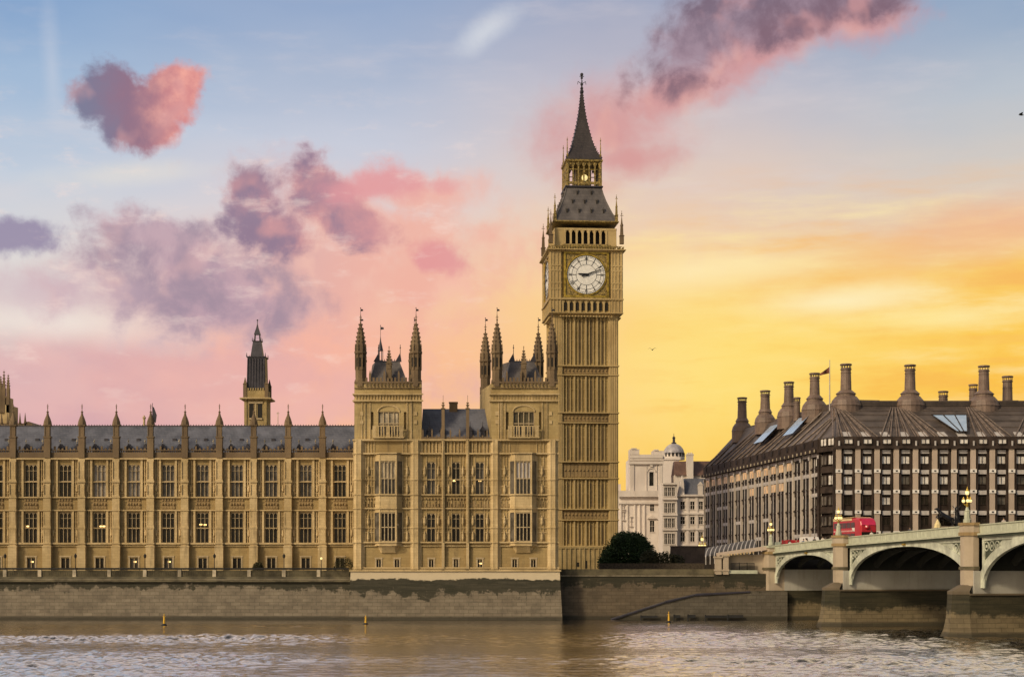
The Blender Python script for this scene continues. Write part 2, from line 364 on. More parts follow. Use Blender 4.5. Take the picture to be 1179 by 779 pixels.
# ------------------------------------------------------------------ setting: land, river, river walls
def riverwall_mat(name, stone_c, weed_top, weed_bot, pale=None, wav=1.0):
    m, tt, b = newmat(name); p = pos(tt); x, y, z = sepxyz(tt, p)
    n1 = noise(tt, mapping(tt, p, sc=(.10, .10, .25)), 1.0, 6, .65); n2 = noise(tt, p, .7, 6, .65)
    n3 = noise(tt, mapping(tt, p, sc=(.3, .3, 3)), .8, 5, .6)
    cc = mixc(tt, n2.sstep(.3, .7), stone_c, tuple(a*.66 for a in stone_c))
    cc = mixc(tt, n3.sstep(.5, .75)*.45, cc, tuple(a*.45 for a in stone_c))
    br = tt.nodes.new('ShaderNodeTexBrick'); v = comb(tt, x, z, 0.0); tt.links.new(v.s, br.inputs['Vector'])
    br.inputs['Scale'].default_value = 1; br.inputs['Brick Width'].default_value = 1.5; br.inputs['Row Height'].default_value = .55
    br.inputs['Mortar Size'].default_value = .035; br.inputs['Color1'].default_value = (1,1,1,1); br.inputs['Color2'].default_value = (.70,.68,.66,1); br.inputs['Mortar'].default_value = (.42,.40,.36,1)
    cc = mixc(tt, .8, cc, N(tt, br.outputs['Color']), 'MULTIPLY')
    n4 = noise(tt, mapping(tt, p, sc=(.5, .5, .8)), 1.0, 5, .65)
    d = (n1-0.5)*(4.2*wav) + (n4-0.5)*(5.0*wav) + (noise(tt, mapping(tt, p, sc=(1.6, 1.6, .5)), 1.0, 4, .6)-0.5)*(2.2*wav)
    zz = z + d + (n2-0.5)*0.9
    weed = zz.sstep(weed_bot-.3, weed_bot+.3)
    cc = mixc(tt, weed*(n3.sstep(.3, .7, .78, .97)), cc, mixc(tt, n2, (.006, .007, .002), (.022, .021, .007)))
    if pale:
        e = z + (n1-0.5)*3.0 + (n2-.5)*1.2
        cc = mixc(tt, e.sstep(weed_top-.1, weed_top+.1), cc, pale)
    cc = mixc(tt, (z+(n2-.5)*.5).sstep(.75, .3)*.85, cc, (.022, .019, .010))
    setc(tt, b.inputs['Base Color'], cc); b.inputs['Roughness'].default_value = .8; bump(tt, b, n2, .6, .15)
    return m
M['rw_wing'] = riverwall_mat('tidal_wall_wing', (.225,.190,.140), 9, 4.9)
M['rw_pav'] = riverwall_mat('tidal_wall_pavilion', (.215,.180,.130), 6.5, 4.1, (.50,.42,.29))
M['rw_right'] = riverwall_mat('tidal_wall_embankment', (.130,.10,.064), 9, 5.3)
M['ledge'] = plain('mossy_ledge_stone', (.10,.085,.050), .9, 0, .35, .4)
M['coping'] = plain('pale_coping_stone', (.42,.36,.26), .85, 0, .3, .5)

# water: one sheet, choppy small waves
m, tt, b = newmat('river_water'); p = pos(tt)
b.inputs['Base Color'].default_value = (.78, .69, .58, 1); b.inputs['IOR'].default_value = 1.6; b.inputs['Metallic'].default_value = .66
b.inputs['Roughness'].default_value = .06
wv2 = noise(tt, mapping(tt, p, rot=(0, 0, .5), sc=(1, 1.5, 1)), 3.2, 2, .6)
bn = tt.nodes.new('ShaderNodeBump'); bn.inputs['Strength'].default_value = 1.0; bn.inputs['Distance'].default_value = .045
tt.links.new(wv2.s, bn.inputs['Height']); tt.links.new(bn.outputs[0], b.inputs['Normal'])
b.inputs['Metallic'].default_value = 0; b.inputs['Base Color'].default_value = (.022, .020, .015, 1)
gl = tt.nodes.new('ShaderNodeBsdfGlossy'); gl.inputs['Color'].default_value = (.96, .93, .90, 1); gl.inputs['Roughness'].default_value = .05
tt.links.new(bn.outputs[0], gl.inputs['Normal'])
mx = tt.nodes.new('ShaderNodeMixShader'); lw = tt.nodes.new('ShaderNodeLayerWeight'); lw.inputs['Blend'].default_value = .62; tt.links.new(bn.outputs[0], lw.inputs['Normal'])
fz = N(tt, lw.outputs['Facing']).sstep(.58, 1.0, .05, .96, 'LINEAR')
tt.links.new(fz.s, mx.inputs[0]); tt.links.new(b.outputs[0], mx.inputs[1]); tt.links.new(gl.outputs[0], mx.inputs[2])
tt.links.new(mx.outputs[0], tt.nodes['Material Output'].inputs['Surface'])
M['water'] = m
import numpy as np
def river():
    rng = np.random.default_rng(5)
    xs = np.arange(-112, 112.01, .32); ys = np.concatenate([np.arange(96, 200, .22), np.arange(200, 269.5, .30)])
    gx, gy = np.meshgrid(xs, ys); h = np.zeros_like(gx)
    # patches of rougher and calmer water drifting down the river
    pt = np.zeros_like(gx)
    for _ in range(9):
        L = rng.uniform(14, 60); th = rng.uniform(-.5, .5)+np.pi/2; k = 2*np.pi/L
        pt += np.sin(k*(gx*np.cos(th)*.45+gy*np.sin(th))+rng.uniform(0, 6.28))
    calm = np.exp(-((gx+4)/19)**4)*np.clip((gy-105)/25, .45, 1)      # lee of the pavilion and tower
    pt = np.clip(.80+.15*pt, .15, 1.6)*WAVE_GAIN*(1-.80*calm)
    for i in range(52):
        L = np.exp(rng.uniform(np.log(.75), np.log(4.6))); th = rng.normal(1.35, .75); k = 2*np.pi/L
        a_ = .0105*L**.85*rng.uniform(.5, 1.2)
        ph = k*(gx*np.cos(th)+gy*np.sin(th))+rng.uniform(0, 6.28)+.35*np.sin(gx*.11+i)+.35*np.sin(gy*.13+2*i)
        sn = np.sin(ph); h += a_*(1-np.abs(np.sin(ph*.5))*1.3 if i % 3 == 0 else sn)
    h = (h-h.mean())*pt*(.22+.78*np.clip((252-gy)/62, 0, 1)**1.3)
    edge = np.minimum(1, np.minimum(112-np.abs(gx), gy-96)/4); h *= np.clip(edge, 0, 1)
    ny, nx = gx.shape
    co = np.stack([gx, gy, h], -1).reshape(-1, 3)
    idx = np.arange(nx*ny).reshape(ny, nx)
    f = np.stack([idx[:-1,:-1], idx[:-1,1:], idx[1:,1:], idx[1:,:-1]], -1).reshape(-1, 4)
    ya = float(ys[-1]); ex = np.array([(-900,-150,0),(900,-150,0),(900,96,0),(-900,96,0),(-112,96,0),(112,96,0),(-900,ya,0),(-112,ya,0),(112,ya,0),(900,ya,0)], float)
    n0 = len(co); co = np.vstack([co, ex]); f2 = np.array([(0,1,2,3),(3,4,7,6),(5,2,9,8)])+n0
    f = np.vstack([f, f2])
    me = bpy.data.meshes.new('water'); me.vertices.add(len(co)); me.vertices.foreach_set('co', co.astype(np.float32).ravel())
    me.loops.add(f.size); me.loops.foreach_set('vertex_index', f.astype(np.int32).ravel())
    me.polygons.add(len(f)); me.polygons.foreach_set('loop_start', np.arange(0, f.size, 4, dtype=np.int32)); 
    me.polygons.foreach_set('use_smooth', np.ones(len(f), dtype=bool)); me.update(calc_edges=True); me.validate()
    me.materials.append(M['water']); o = bpy.data.objects.new('water', me); COL.objects.link(o); return o
WAVE_GAIN = 1.15
tag(river(), kind='structure')
tag(MB().box(-3000, 3000, 269.5, 5000, 5.0, 7.30).build('ground', M['ground']), kind='structure')

# wing river wall with terrace parapet
xl, xp0, xp1 = -150, X(403, 264), X(645, 264)
rw = MB().rings([[(xl,265.6,-3),(xp0,265.6,-3),(xp0,275,-3),(xl,275,-3)], [(xl,266.4,5.95),(xp0,266.4,5.95),(xp0,275,5.95),(xl,275,5.95)]]).build('terrace_river_wall', M['rw_wing'])
tag(rw, 'long tidal stone river wall with dark weed band below the terrace of the long wing', 'wall')
mb = MB().rings([[(xl,265.9,5.953),(xp0-.1,265.9,5.953),(xp0-.1,274.9,5.953),(xl,274.9,5.953)], [(xl,266.1,6.25),(xp0-.1,266.1,6.25),(xp0-.1,274.9,6.25),(xl,274.9,6.25)], [(xl,266.7,6.75),(xp0-.1,266.7,6.75),(xp0-.1,274.9,6.75),(xl,274.9,6.75)]])
mb.build('ledge', M['ledge'], rw)
par = MB().box(xl, xp0-.4, 266.9, 267.2, 6.753, 7.62); par.box(xl, xp0-.4, 266.8, 267.3, 7.622, 7.76)
for k in range(0, 560):
    xx = xl+.2+k*.28
    if xx < xp0-.6: par.box(xx, xx+.09, 266.84, 266.9, 6.9, 7.55)
pr = par.build('parapet', M['ledge'], rw)
for px in (-33, 6, 46, 86, 126, 167, 207, 247, 287, 327, 367):
    x = X(px, 267); MB().box(x-.28, x+.28, 266.7, 267.4, 6.756, 7.86).build('post', M['coping'], rw)
MB().box(xl, xp0-.4, 265.95, 266.15, 6.253, 6.31).build('coping', M['coping'], rw)  # thin pale strip stands in for the highlight along the ledge
# terrace floor
tag(MB().box(xl, xp0, 267.4, 290, 7.303, 7.35).build('terrace_floor', M['ground']), kind='structure')
# terrace hand rail
mb = MB()
for z in (7.92, 8.12): mb.tube((xl, 267.9, z), (xp0-.6, 267.9, z), .045)
for k in range(60):
    x = xl+1+k*2.0
    if x < xp0-.7: mb.tube((x, 267.9, 7.351), (x, 267.9, 8.12), .04)
mb.box(xl, xp0-.6, 267.86, 267.94, 7.95, 8.09)
tag(mb.build('terrace_railing', M['iron']), 'dark low railing running along the terrace behind the stone parapet', 'railing')

# pavilion base in the river
pb = MB().rings([[(xp0-.5,263.2,-3),(xp1+.5,263.2,-3),(xp1+.5,283,-3),(xp0-.5,283,-3)], [(xp0,264.3,6.2),(xp1,264.3,6.2),(xp1,283,6.2),(xp0,283,6.2)], [(xp0+.05,264.45,7.6),(xp1-.05,264.45,7.6),(xp1-.05,283,7.6),(xp0+.05,283,7.6)]]).build('pavilion_river_wall', M['rw_pav'])
tag(pb, 'battered stone river wall under the pavilion, pale on top with ragged green weed below', 'wall')
MB().box(xp0-.15, xp1+.15, 264.2, 283, 7.603, 7.80).build('coping', M['gold_light'], pb)
# right embankment wall
x0, x1 = xp1-.5, X(832, 268)
ew = MB().rings([[(x0,267.6,-3),(x1+12,267.6,-3),(x1+12,269.4,-3),(x0,269.4,-3)], [(x0,268.2,7.0),(x1+8,268.2,7.0),(x1+8,269.4,7.0),(x0,269.4,7.0)]]).build('embankment_wall', M['rw_right'])
tag(ew, 'brown tidal embankment wall between the clock tower and the bridge', 'wall')
MB().box(x0, x1+2, 267.9, 269.6, 7.003, 7.25).build('coping', M['ledge'], ew)
MB().box(x0, x1-.4, 268.1, 268.6, 7.253, 7.95).build('parapet', M['ledge'], ew)
MB().box(x0, x1-.4, 267.98, 268.12, 6.85, 6.95).build('coping', M['coping'], ew)
# slipway ramp
poly = [(X(703,266),.15),(X(765,266),2.9),(X(800,266),4.05),(X(862,266),4.5),(X(905,266),4.5),(X(905,266),-3),(X(703,266),-3)]
sw = MB().prism(poly, 264.6, 267.9).build('slipway', riverwall_mat('slipway_stone', (.115,.10,.075), 9, 5.6))
tag(sw, 'stone slipway ramp rising to the right along the embankment wall', 'slipway')
mb = MB()
for a, b2 in zip(poly[:3], poly[1:4]): mb.tube((a[0], 264.5, a[1]-.12), (b2[0], 264.5, b2[1]-.12), .22, .14)
mb.build('timber_edge', M['lead'], sw)
fen = MB()
for px, hh, ll in ((738, .7, 2.6), (776, .8, 1.0), (792, .85, 1.2), (812, .75, 3.4), (838, .8, 2.4)):
    x = X(px, 264); fen.box(x-.1, x+.1, 263.9, 264.1, -1, hh+.1)
    fen.box(x, x+ll, 264.0, 264.15, .35, hh)
tag(fen.build('mooring_fender', M['iron']), 'low dark timber fender posts standing in the water at the foot of the slipway', 'fender')

# ------------------------------------------------------------------ windows (one prototype per kind and size, then copied)
_win = {}
def window(kind, w_, h_, parent, loc, pane='glass', rotz=0, lamp=None):
    key = (kind, round(w_, 2), round(h_, 2), pane)
    if key not in _win:
        fr = MB(); pn = MB()
        dep = .42
        if kind == 'gothic':
            n = max(2, round(w_/.70)); fw = .075
            for i in range(n+1): x = -w_/2+i*w_/n; fr.box(x-(fw/2 if 0 < i < n else .07), x+(fw/2 if 0 < i < n else .07), .10, .36, 0, h_)
            fr.box(-w_/2, w_/2, .13, .33, h_*.47, h_*.47+.11); fr.box(-w_/2, w_/2, .15, .30, h_*.80, h_*.80+.05); fr.box(-w_/2, w_/2, .08, .34, h_-.10, h_)
            for i in range(n):      # pointed heads as small gussets
                xa, xb = -w_/2+i*w_/n, -w_/2+(i+1)*w_/n; xm = (xa+xb)/2; g = min(.30, (xb-xa)*.45)
                for zt in (h_-.10, h_*.47):
                    fr.prism([(xa, zt), (xa, zt-g), (xm-.04, zt)], .15, .28); fr.prism([(xb, zt), (xm+.04, zt), (xb, zt-g)], .15, .28)
        elif kind == 'oriel':
            n = 4; fw = .13
            for i in range(n+1): x = -w_/2+i*w_/n; fr.box(x-fw/2, x+fw/2, .10, .36, 0, h_)
            for zt in (.0, h_*.48, h_-.14): fr.box(-w_/2, w_/2, .12, .34, zt, zt+.14)
        elif kind == 'small':
            fr.box(-w_/2-.22, -w_/2, -.08, .3, 0, h_+.15); fr.box(w_/2, w_/2+.22, -.08, .3, 0, h_+.15); fr.box(-w_/2-.3, w_/2+.3, -.1, .3, h_+.152, h_+.36)
            fr.box(-.05, .05, .1, .3, 0, h_); 
        elif kind == 'sash':
            fr.box(-w_/2-.14, w_/2+.14, -.12, .2, -.18, 0); fr.box(-.04, .04, .1, .3, 0, h_); fr.box(-w_/2, w_/2, .1, .3, h_*.5, h_*.5+.07)
            fr.box(-w_/2-.1, w_/2+.1, -.08, .2, h_, h_+.14)
        elif kind == 'office':
            fr.box(-w_/2, w_/2, -.05, .2, 0, .07); fr.box(-.03, .03, -.02, .2, 0, h_); fr.box(-w_/2, -w_/2+.07, -.03, .2, 0, h_); fr.box(w_/2-.07, w_/2, -.03, .2, 0, h_); fr.box(-w_/2, w_/2, -.05, .2, h_-.07, h_)
            dep = .12
        pn.box(-w_/2, w_/2, dep, dep+.06, 0, h_)
        fm = {'sash': 'cream', 'office': 'bronze'}.get(kind, 'mullion')
        f = fr.build('window', M[fm]); p_ = pn.build('pane', M[pane], f); _win[key] = f
        f.location = loc; f.rotation_euler = (0, 0, rotz); f.parent = parent
        o = f
    else:
        src = _win[key]; o = src.copy(); COL.objects.link(o); o.parent = parent; o.location = loc; o.rotation_euler = (0, 0, rotz)
        for ch in kids(src):
            if ch.name.startswith('pane'):
                q = ch.copy(); COL.objects.link(q); q.parent = o
    if lamp:
        for lx, lz in lamp:
            MB().cbox(lx, .30, lz, .42, .12, .22).build('ceiling_lamp', M['roomglow'], o)
    return o

# ------------------------------------------------------------------ gothic ornaments
def spire(mb, x, y, z0, z1, r, n=8, crock=6, concave=0.0):
    H = z1-z0; ks = 8
    mb.lathe(x, y, [(max(.02, r*((1-k/ks)**(1+concave))), z0+H*k/ks) for k in range(ks+1)], n)
    for k in range(1, crock+1):
        f = k/(crock+1); rr = r*((1-f)**(1+concave))+.04; z = z0+H*f
        for i in range(4):
            a = math.pi/4+i*math.pi/2; mb.cbox(x+rr*math.cos(a), y+rr*math.sin(a), z, .16+.12*r, .16+.12*r, .16+.1*r)
def finial(mb, x, y, z, s=1.0):
    mb.tube((x,y,z-.2), (x,y,z+1.1*s), .05*s+.02); mb.ball(x, y, z+.35*s, .17*s, 6, 4); mb.cbox(x, y, z+.7*s, .42*s, .1, .1*s); mb.ball(x, y, z+1.05*s, .10*s, 6, 4)
def vane(mb, x, y, z, s=1.0):
    mb.tube((x,y,z-.1), (x,y,z+1.9*s), .035); mb.prism([(x,z+1.2*s),(x+.55*s,z+1.3*s),(x+.5*s,z+1.6*s),(x,z+1.7*s)], y-.03, y+.03); mb.ball(x, y, z+1.9*s, .09, 6, 4)

# ------------------------------------------------------------------ the long wing
D = 276.0; xw = lambda px: X(px, D); zw = lambda py: Z(py, D); pm = F/D
Yw = D
bcen = [16+39.52*k for k in range(-3, 10)]                    # buttress centres in the photo
root = empty('palace_wing', (xw(200), Yw, 7.35), label='long honey stone gothic palace wing with rows of tall mullioned windows and slate roof', cat='palace')
O = (xw(200), Yw, 7.35)
def rel(x, y, z): return (x-O[0], y-O[1], z-O[2])
ztop = zw(516.5); zc = zw(528)
holes = []; specs = []
pan_up = {115:'glass_pale', 154:'glass_pale', 194:'glass_mid', 233:'glass_mid', 273:'glass_mid', 312:'glass_mid', 352:'glass_mid'}
lamps = {}
for k in range(len(bcen)):
    c = bcen[k]+19.76
    if c > 400: continue
    wdt = 14.2/pm
    x = xw(c)
    specs.append(('up', c, x, wdt, zw(571.3), zw(534.5)-zw(571.3)))
    specs.append(('lo', c, x, wdt, zw(624.3), zw(589.5)-zw(624.3)))
    specs.append(('sm', c, x, 9.5/pm, zw(653.2), zw(642.0)-zw(653.2)))
for s_, c, x, a, z, h_ in specs: holes.append((x-a/2, x+a/2, z, z+h_))
xe0, xe1 = xw(bcen[0]), xw(409)
wl_ = MB().wall(xe0, xe1, 7.35, ztop-1.2, Yw, holes, .5)
wl_.box(xe0, xe1, Yw+.52, Yw+16, 7.35, ztop-1.4)
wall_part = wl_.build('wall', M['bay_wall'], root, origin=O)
# blind tracery and panel relief between buttress and window
tr = MB(); sh = MB()
for k in range(len(bcen)):
    c = bcen[k]+19.76
    if c > 400: continue
    for sgn in (-1, 1):
        for off, wd, pr_ in ((9.2, .34, .34), (12.4, .13, .16), (14.6, .13, .16)):
            x = xw(c+sgn*off)
            tr.box(x-wd/2, x+wd/2, Yw-pr_, Yw-.003, zw(571.8), zw(529)); tr.box(x-wd/2, x+wd/2, Yw-pr_, Yw-.003, zw(625), zw(588))
        for zz in (540, 548, 560, 568, 594, 601, 613, 620):
            xa, xb = sorted((xw(c+sgn*10.5), xw(c+sgn*15.3))); tr.box(xa, xb, Yw-.10, Yw-.003, zw(zz), zw(zz)+.12)
        # niche figures
        for zz in (566, 617):
            x = xw(c+sgn*13.5); tr.lathe(x, Yw-.18, [(.10, zw(zz)), (.2, zw(zz)+.15), (.16, zw(zz)+.7), (.09, zw(zz)+.85), (.12, zw(zz)+1.0), (.02, zw(zz)+1.15)], 6)
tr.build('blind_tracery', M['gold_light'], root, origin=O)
for k in range(len(bcen)):
    c = bcen[k]+19.76
    if c > 400: continue
    x0_, x1_ = xw(c-8.0), xw(c+8.0)
    mb = MB().box(x0_, x1_, Yw-.05, Yw-.003, zw(587), zw(573))
    for i in range(5):
        xx = x0_+(i+.5)*(x1_-x0_)/5
        mb.ball(xx, Yw-.10, (zw(587)+zw(573))/2+.1*math.sin(i*3), .24, 6, 4); mb.box(xx-.2, xx+.2, Yw-.16, Yw-.05, zw(585), zw(585)+.3); mb.box(xx-.12, xx+.12, Yw-.2, Yw-.05, zw(576.5), zw(576.5)+.35)
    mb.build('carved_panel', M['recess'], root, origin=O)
# string courses
for py, hh, pj in ((528, .26, .62), (554.5, .10, .22), (572.3, .20, .42), (587.2, .20, .42), (607.4, .10, .22), (625.3, .28, .52), (628, .12, .3)):
    MB().box(xe0, xe1, Yw-pj, Yw-.004, zw(py)-hh/2, zw(py)+hh/2).build('string_course', M['gold_light'], root, origin=O)
# cornice shadow and parapet with pierced cresting
mb = MB(); mb.box(xe0, xe1, Yw-.30, Yw+.3, zc+.134, zw(520.5)); mb.box(xe0, xe1, Yw-.36, Yw+.36, zw(518.6), zw(517.8))
x = xe0+.1
while x < xe1-.2:
    mb.box(x, x+.12, Yw-.12, Yw+.12, zw(520.5)+.002, zw(518.6)-.002); x += .36
x = xe0+.3; i = 0
while x < xe1-.3:
    hh = .62 if i % 3 == 0 else .28
    mb.box(x, x+.3, Yw-.14, Yw+.14, zw(517.8)+.002, zw(517.8)+hh); i += 1; x += .64
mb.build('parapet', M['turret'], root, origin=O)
# windows
for s_, c, x, a, z, h_ in specs:
    ci = round(c)
    if s_ == 'up':
        pn = 'glass'
        for kx, v in pan_up.items():
            if abs(kx-c) < 8: pn = v
        window('gothic', a, h_, root, rel(x, Yw, z), pn)
    elif s_ == 'lo':
        lm = None
        if abs(c-115) < 8: lm = [(.15, h_*.52), (.6, h_*.52)]
        if abs(c-233) < 8: lm = [(-.35, h_*.58), (.35, h_*.57)]
        if abs(c-36) < 8: lm = [(-.6, h_*.52)]
        window('gothic', a, h_, root, rel(x, Yw, z), 'glass', 0, lm)
    else:
        lm = [(.1, h_*.55)] if any(abs(c-q) < 8 for q in (36, 154, 194, -4)) else None
        window('small', a, h_, root, rel(x, Yw, z), 'glass_mid' if lm else 'glass', 0, lm)
# roof
zr = Z(490.5, 284); ze = ztop-1.6
rf = MB().add([(xe0,Yw+1.0,ze),(xe1,Yw+1.0,ze),(xe1,Yw+8,zr),(xe0,Yw+8,zr),(xe0,Yw+15,ze),(xe1,Yw+15,ze)], [(0,1,2,3),(3,2,5,4),(0,3,4),(1,5,2)])
roof = rf.build('roof', M['slate'], root, origin=O)
mb = MB().box(xe0, xe1, Yw+7.9, Yw+8.1, zr-.05, zr+.12)
x = xe0
while x < xe1: mb.box(x, x+.12, Yw+7.95, Yw+8.05, zr+.122, zr+.30); x += .45
mb.build('ridge_cresting', M['lead'], roof, origin=O)
dorm0 = None
for k in range(len(bcen)):
    c = bcen[k]+19.76
    if c > 400: continue
    for off in (-9.5, 9.8):
        x = xw(c+off); y = Yw+2.0; z = ze+.15*7*.6+.4
        z = ze+(y-Yw-1.0)/7*(zr-ze)
        if dorm0 is None:
            mb = MB().box(-.32, .32, -.1, 1.4, -.3, 1.0); mb.prism([(-.45, 1.002), (.45, 1.002), (0, 1.75)], -.2, 1.6)
            dorm0 = mb.build('dormer', M['lead'], root); q = MB(); q.tube((0,-.1,1.7), (0,-.1,2.5), .05); q.ball(0, -.1, 2.15, .16, 6, 4); q.build('finial', M['coping'], dorm0)
            dorm0.location = rel(x, y, z)
        else:
            dup(dorm0, rel(x, y, z), None, root)
# small roof lights higher up
for k in range(len(bcen)-1):
    x = xw(bcen[k]+19.76+random.uniform(-3, 3)); y = Yw+4.9; z = ze+(y-Yw-1.0)/7*(zr-ze)
    MB().box(x-.3, x+.3, y-.1, y+.3, z-.1, z+.35).build('roof_vent', M['lead'], root, origin=O)
# buttresses with pinnacles
for k, c in enumerate(bcen):
    x = xw(c); bw = .60
    mb = MB().box(x-bw-.1, x+bw+.1, Yw-1.0, Yw-.003, 7.35, zw(629.5)); mb.box(x-bw-.16, x+bw+.16, Yw-1.06, Yw-.003, zw(629.5)+.002, zw(629.5)+.25)
    mb.box(x-bw, x+bw, Yw-.85, Yw-.003, zw(629.5)+.252, zw(572.5)); mb.box(x-bw+.04, x+bw-.04, Yw-.75, Yw-.003, zw(572.5)+.002, zw(528.5))
    for py in (554.5, 572.3, 587.2, 607.4, 625.3): mb.box(x-bw-.1, x+bw+.1, Yw-.98, Yw-.86, zw(py)-.1, zw(py)+.1)
    for z0_, z1_ in ((629, 608), (606, 588), (571.5, 556), (553, 530)):
        for dx_ in (-.46, .46): mb.box(x+dx_-.05, x+dx_+.05, Yw-.90, Yw-.75, zw(z0_)+.3, zw(z1_)-.2)
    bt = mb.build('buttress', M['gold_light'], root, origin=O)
    mb = MB(); s2 = .50
    mb.box(x-s2, x+s2, Yw-.80, Yw+.15, zc+.14, zw(504)); mb.box(x-s2-.1, x+s2+.1, Yw-.9, Yw+.25, zw(504)+.002, zw(504)+.22)
    mb.box(x-s2+.1, x+s2-.1, Yw-.72, Yw+.07, zw(504)+.222, zw(490.5))
    for dx_ in (-.36, .36): mb.box(x+dx_-.07, x+dx_+.07, Yw-.8, Yw-.72, zw(503)+.1, zw(491.5))
    mb.box(x-s2-.12, x+s2+.12, Yw-.92, Yw+.27, zw(490.5)+.002, zw(490.5)+.18)
    zb = zw(490.5)+.182
    mb.lathe(x, Yw-.33, [(.70, zb), (.62, zb+.5), (.42, zb+1.1), (.22, zb+1.55), (.13, zb+2.0), (.22, zb+2.12), (.06, zb+2.3), (.05, zb+2.9)], 8)
    for i in range(4):
        a = i*math.pi/2+math.pi/4; mb.tube((x+.55*math.cos(a), Yw-.33+.55*math.sin(a), zb), (x+.55*math.cos(a), Yw-.33+.55*math.sin(a), zb+.8), .08, .02)
    finial(mb, x, Yw-.33, zb+2.6, .7)
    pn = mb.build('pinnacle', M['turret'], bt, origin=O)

x = xw(176); fl = MB().tube((x, Yw-.3, zw(482)), (x, Yw-.3, zw(464)), .05)
tag(fl.build('roof_flagpole', M['black']), 'thin pole with dark furled flag on a wing pinnacle beside the small chimney pot', 'flagpole')
fq = MB().rings([[(x+.05, Yw-.36, zw(468)), (x+.25, Yw-.30, zw(469)), (x+.2, Yw-.2, zw(469)), (x+.03, Yw-.24, zw(468))], [(x+.02, Yw-.42, zw(476)), (x+.72, Yw-.34, zw(478)), (x+.6, Yw-.14, zw(478)), (x, Yw-.18, zw(476))], [(x+.1, Yw-.40, zw(484)), (x+.55, Yw-.34, zw(487)), (x+.5, Yw-.2, zw(487)), (x+.1, Yw-.22, zw(484))]])
bpy.data.objects['roof_flagpole']; fq.build('flag', M['lead'], bpy.data.objects['roof_flagpole'])
# ------------------------------------------------------------------ the pavilion with two towers
D = 265.0; xv = lambda px: X(px, D); zv = lambda py: Z(py, D); qm = F/D; Yp = D
O = (xv(525), Yp, 7.80)
root = empty('palace_pavilion', O, label='projecting stone palace pavilion with two square pinnacled towers beside the clock tower', cat='palace')
zb0 = 7.80
# columns: (centre px, half width px)
small_b = (496.5, 525, 552.5); oriels = (447.5, 602.5)
holes = []; sp = []
for c in small_b:
    for (a, b2) in ((570, 531.5), (623.5, 590.5)): sp.append(('gothic', c, 9.6/qm, zv(a), zv(b2)-zv(a)))
for c in (436, 457, 496.5, 525, 552.5, 592.5, 614): sp.append(('small', c, 5.0/qm, zv(654), zv(644)-zv(654)))
for kd, c, a, z, h_ in sp: x = xv(c); holes.append((x-a/2, x+a/2, z, z+h_))
zm = zv(506.5)
mb = MB().wall(xv(407), xv(643), zb0, zm, Yp, holes, .5); mb.box(xv(407), xv(643), Yp+.52, Yp+14, zb0, zm)
# side faces of the body
mb.box(xv(407), xv(407)+.3, Yp+.003, Yp+.52, zb0, zm); mb.box(xv(643)-.3, xv(643), Yp+.003, Yp+.52, zb0, zm)
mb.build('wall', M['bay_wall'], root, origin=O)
random.seed(3)
for kd, c, a, z, h_ in sp:
    lm = None; pn = 'glass'
    if kd == 'gothic' and z > zv(580):
        if abs(c-552.5) < 2: lm = [(0, h_*.42)]; pn = 'glass_mid'
        if abs(c-525) < 2: lm = [(-.3, h_*.42)]
        if abs(c-496.5) < 2: pn = 'glass_mid'
    if kd == 'small' and c > 540 and c < 560: lm = [(.1, h_*.5)]
    window(kd, a, h_, root, (xv(c)-O[0], 0, z-O[2]), pn, 0, lm)
# vertical panelling over the whole front
tr = MB()
def strips(xa, xb, z0, z1, step, yf, wd=.10, pj=.12):
    n = max(1, int((xb-xa)/step))
    for i in range(n+1):
        x = xa+i*(xb-xa)/n; tr.box(x-wd/2, x+wd/2, yf-pj, yf-.003, z0, z1)
segs = ((421,431),(464,472),(486,491),(502,509),(511,520),(530,537),(539,547),(558,565),(577,587),(618,630))
for a, b2 in segs:
    for z0, z1 in ((623.5, 590), (588, 573.5), (570, 525), (521, 508)):
        strips(xv(a), xv(b2), zv(z0), zv(z1), .42, Yp)
    for py in (540, 548, 560, 597, 613): tr.box(xv(a), xv(b2), Yp-.09, Yp-.003, zv(py), zv(py)+.12)
for a, b2 in ((486, 565),): strips(xv(a), xv(b2), zv(521), zv(508), .55, Yp, .14, .18)
for a in (424, 469, 489, 504.5, 517, 533, 544.5, 561, 581, 624):
    for py in (566, 620, 545, 602):
        z = zv(py); x = xv(a); tr.lathe(x, Yp-.22, [(.10, z-.3), (.24, z), (.18, z+.75), (.1, z+.9), (.14, z+1.05), (.02, z+1.25)], 6)
tr.build('blind_tracery', M['gold_light'], root, origin=O)
for py, hh, pj in ((506.5, .26, .6), (522, .24, .55), (552, .09, .2), (569.3, .18, .35), (585, .18, .35), (607.3, .09, .2), (624, .24, .5), (628, .12, .3), (653.3, .22, .45), (655.5, .16, .6)):
    q = MB().box(xv(407)-.1, xv(643)+.1, Yp-pj, Yp-.004, zv(py)-hh/2, zv(py)+hh/2)
    q.build('string_course', M['gold_light'], root, origin=O)
# carved band
mb = MB()
for i in range(64):
    x = xv(409)+i*(xv(641)-xv(409))/63
    mb.box(x-.16, x+.16, Yp-.12, Yp-.003, zv(583.5), zv(583.5)+.55+.35*(i % 2)); mb.ball(x, Yp-.1, zv(574), .2, 6, 4)
mb.build('carved_panel', M['recess'], root, origin=O)
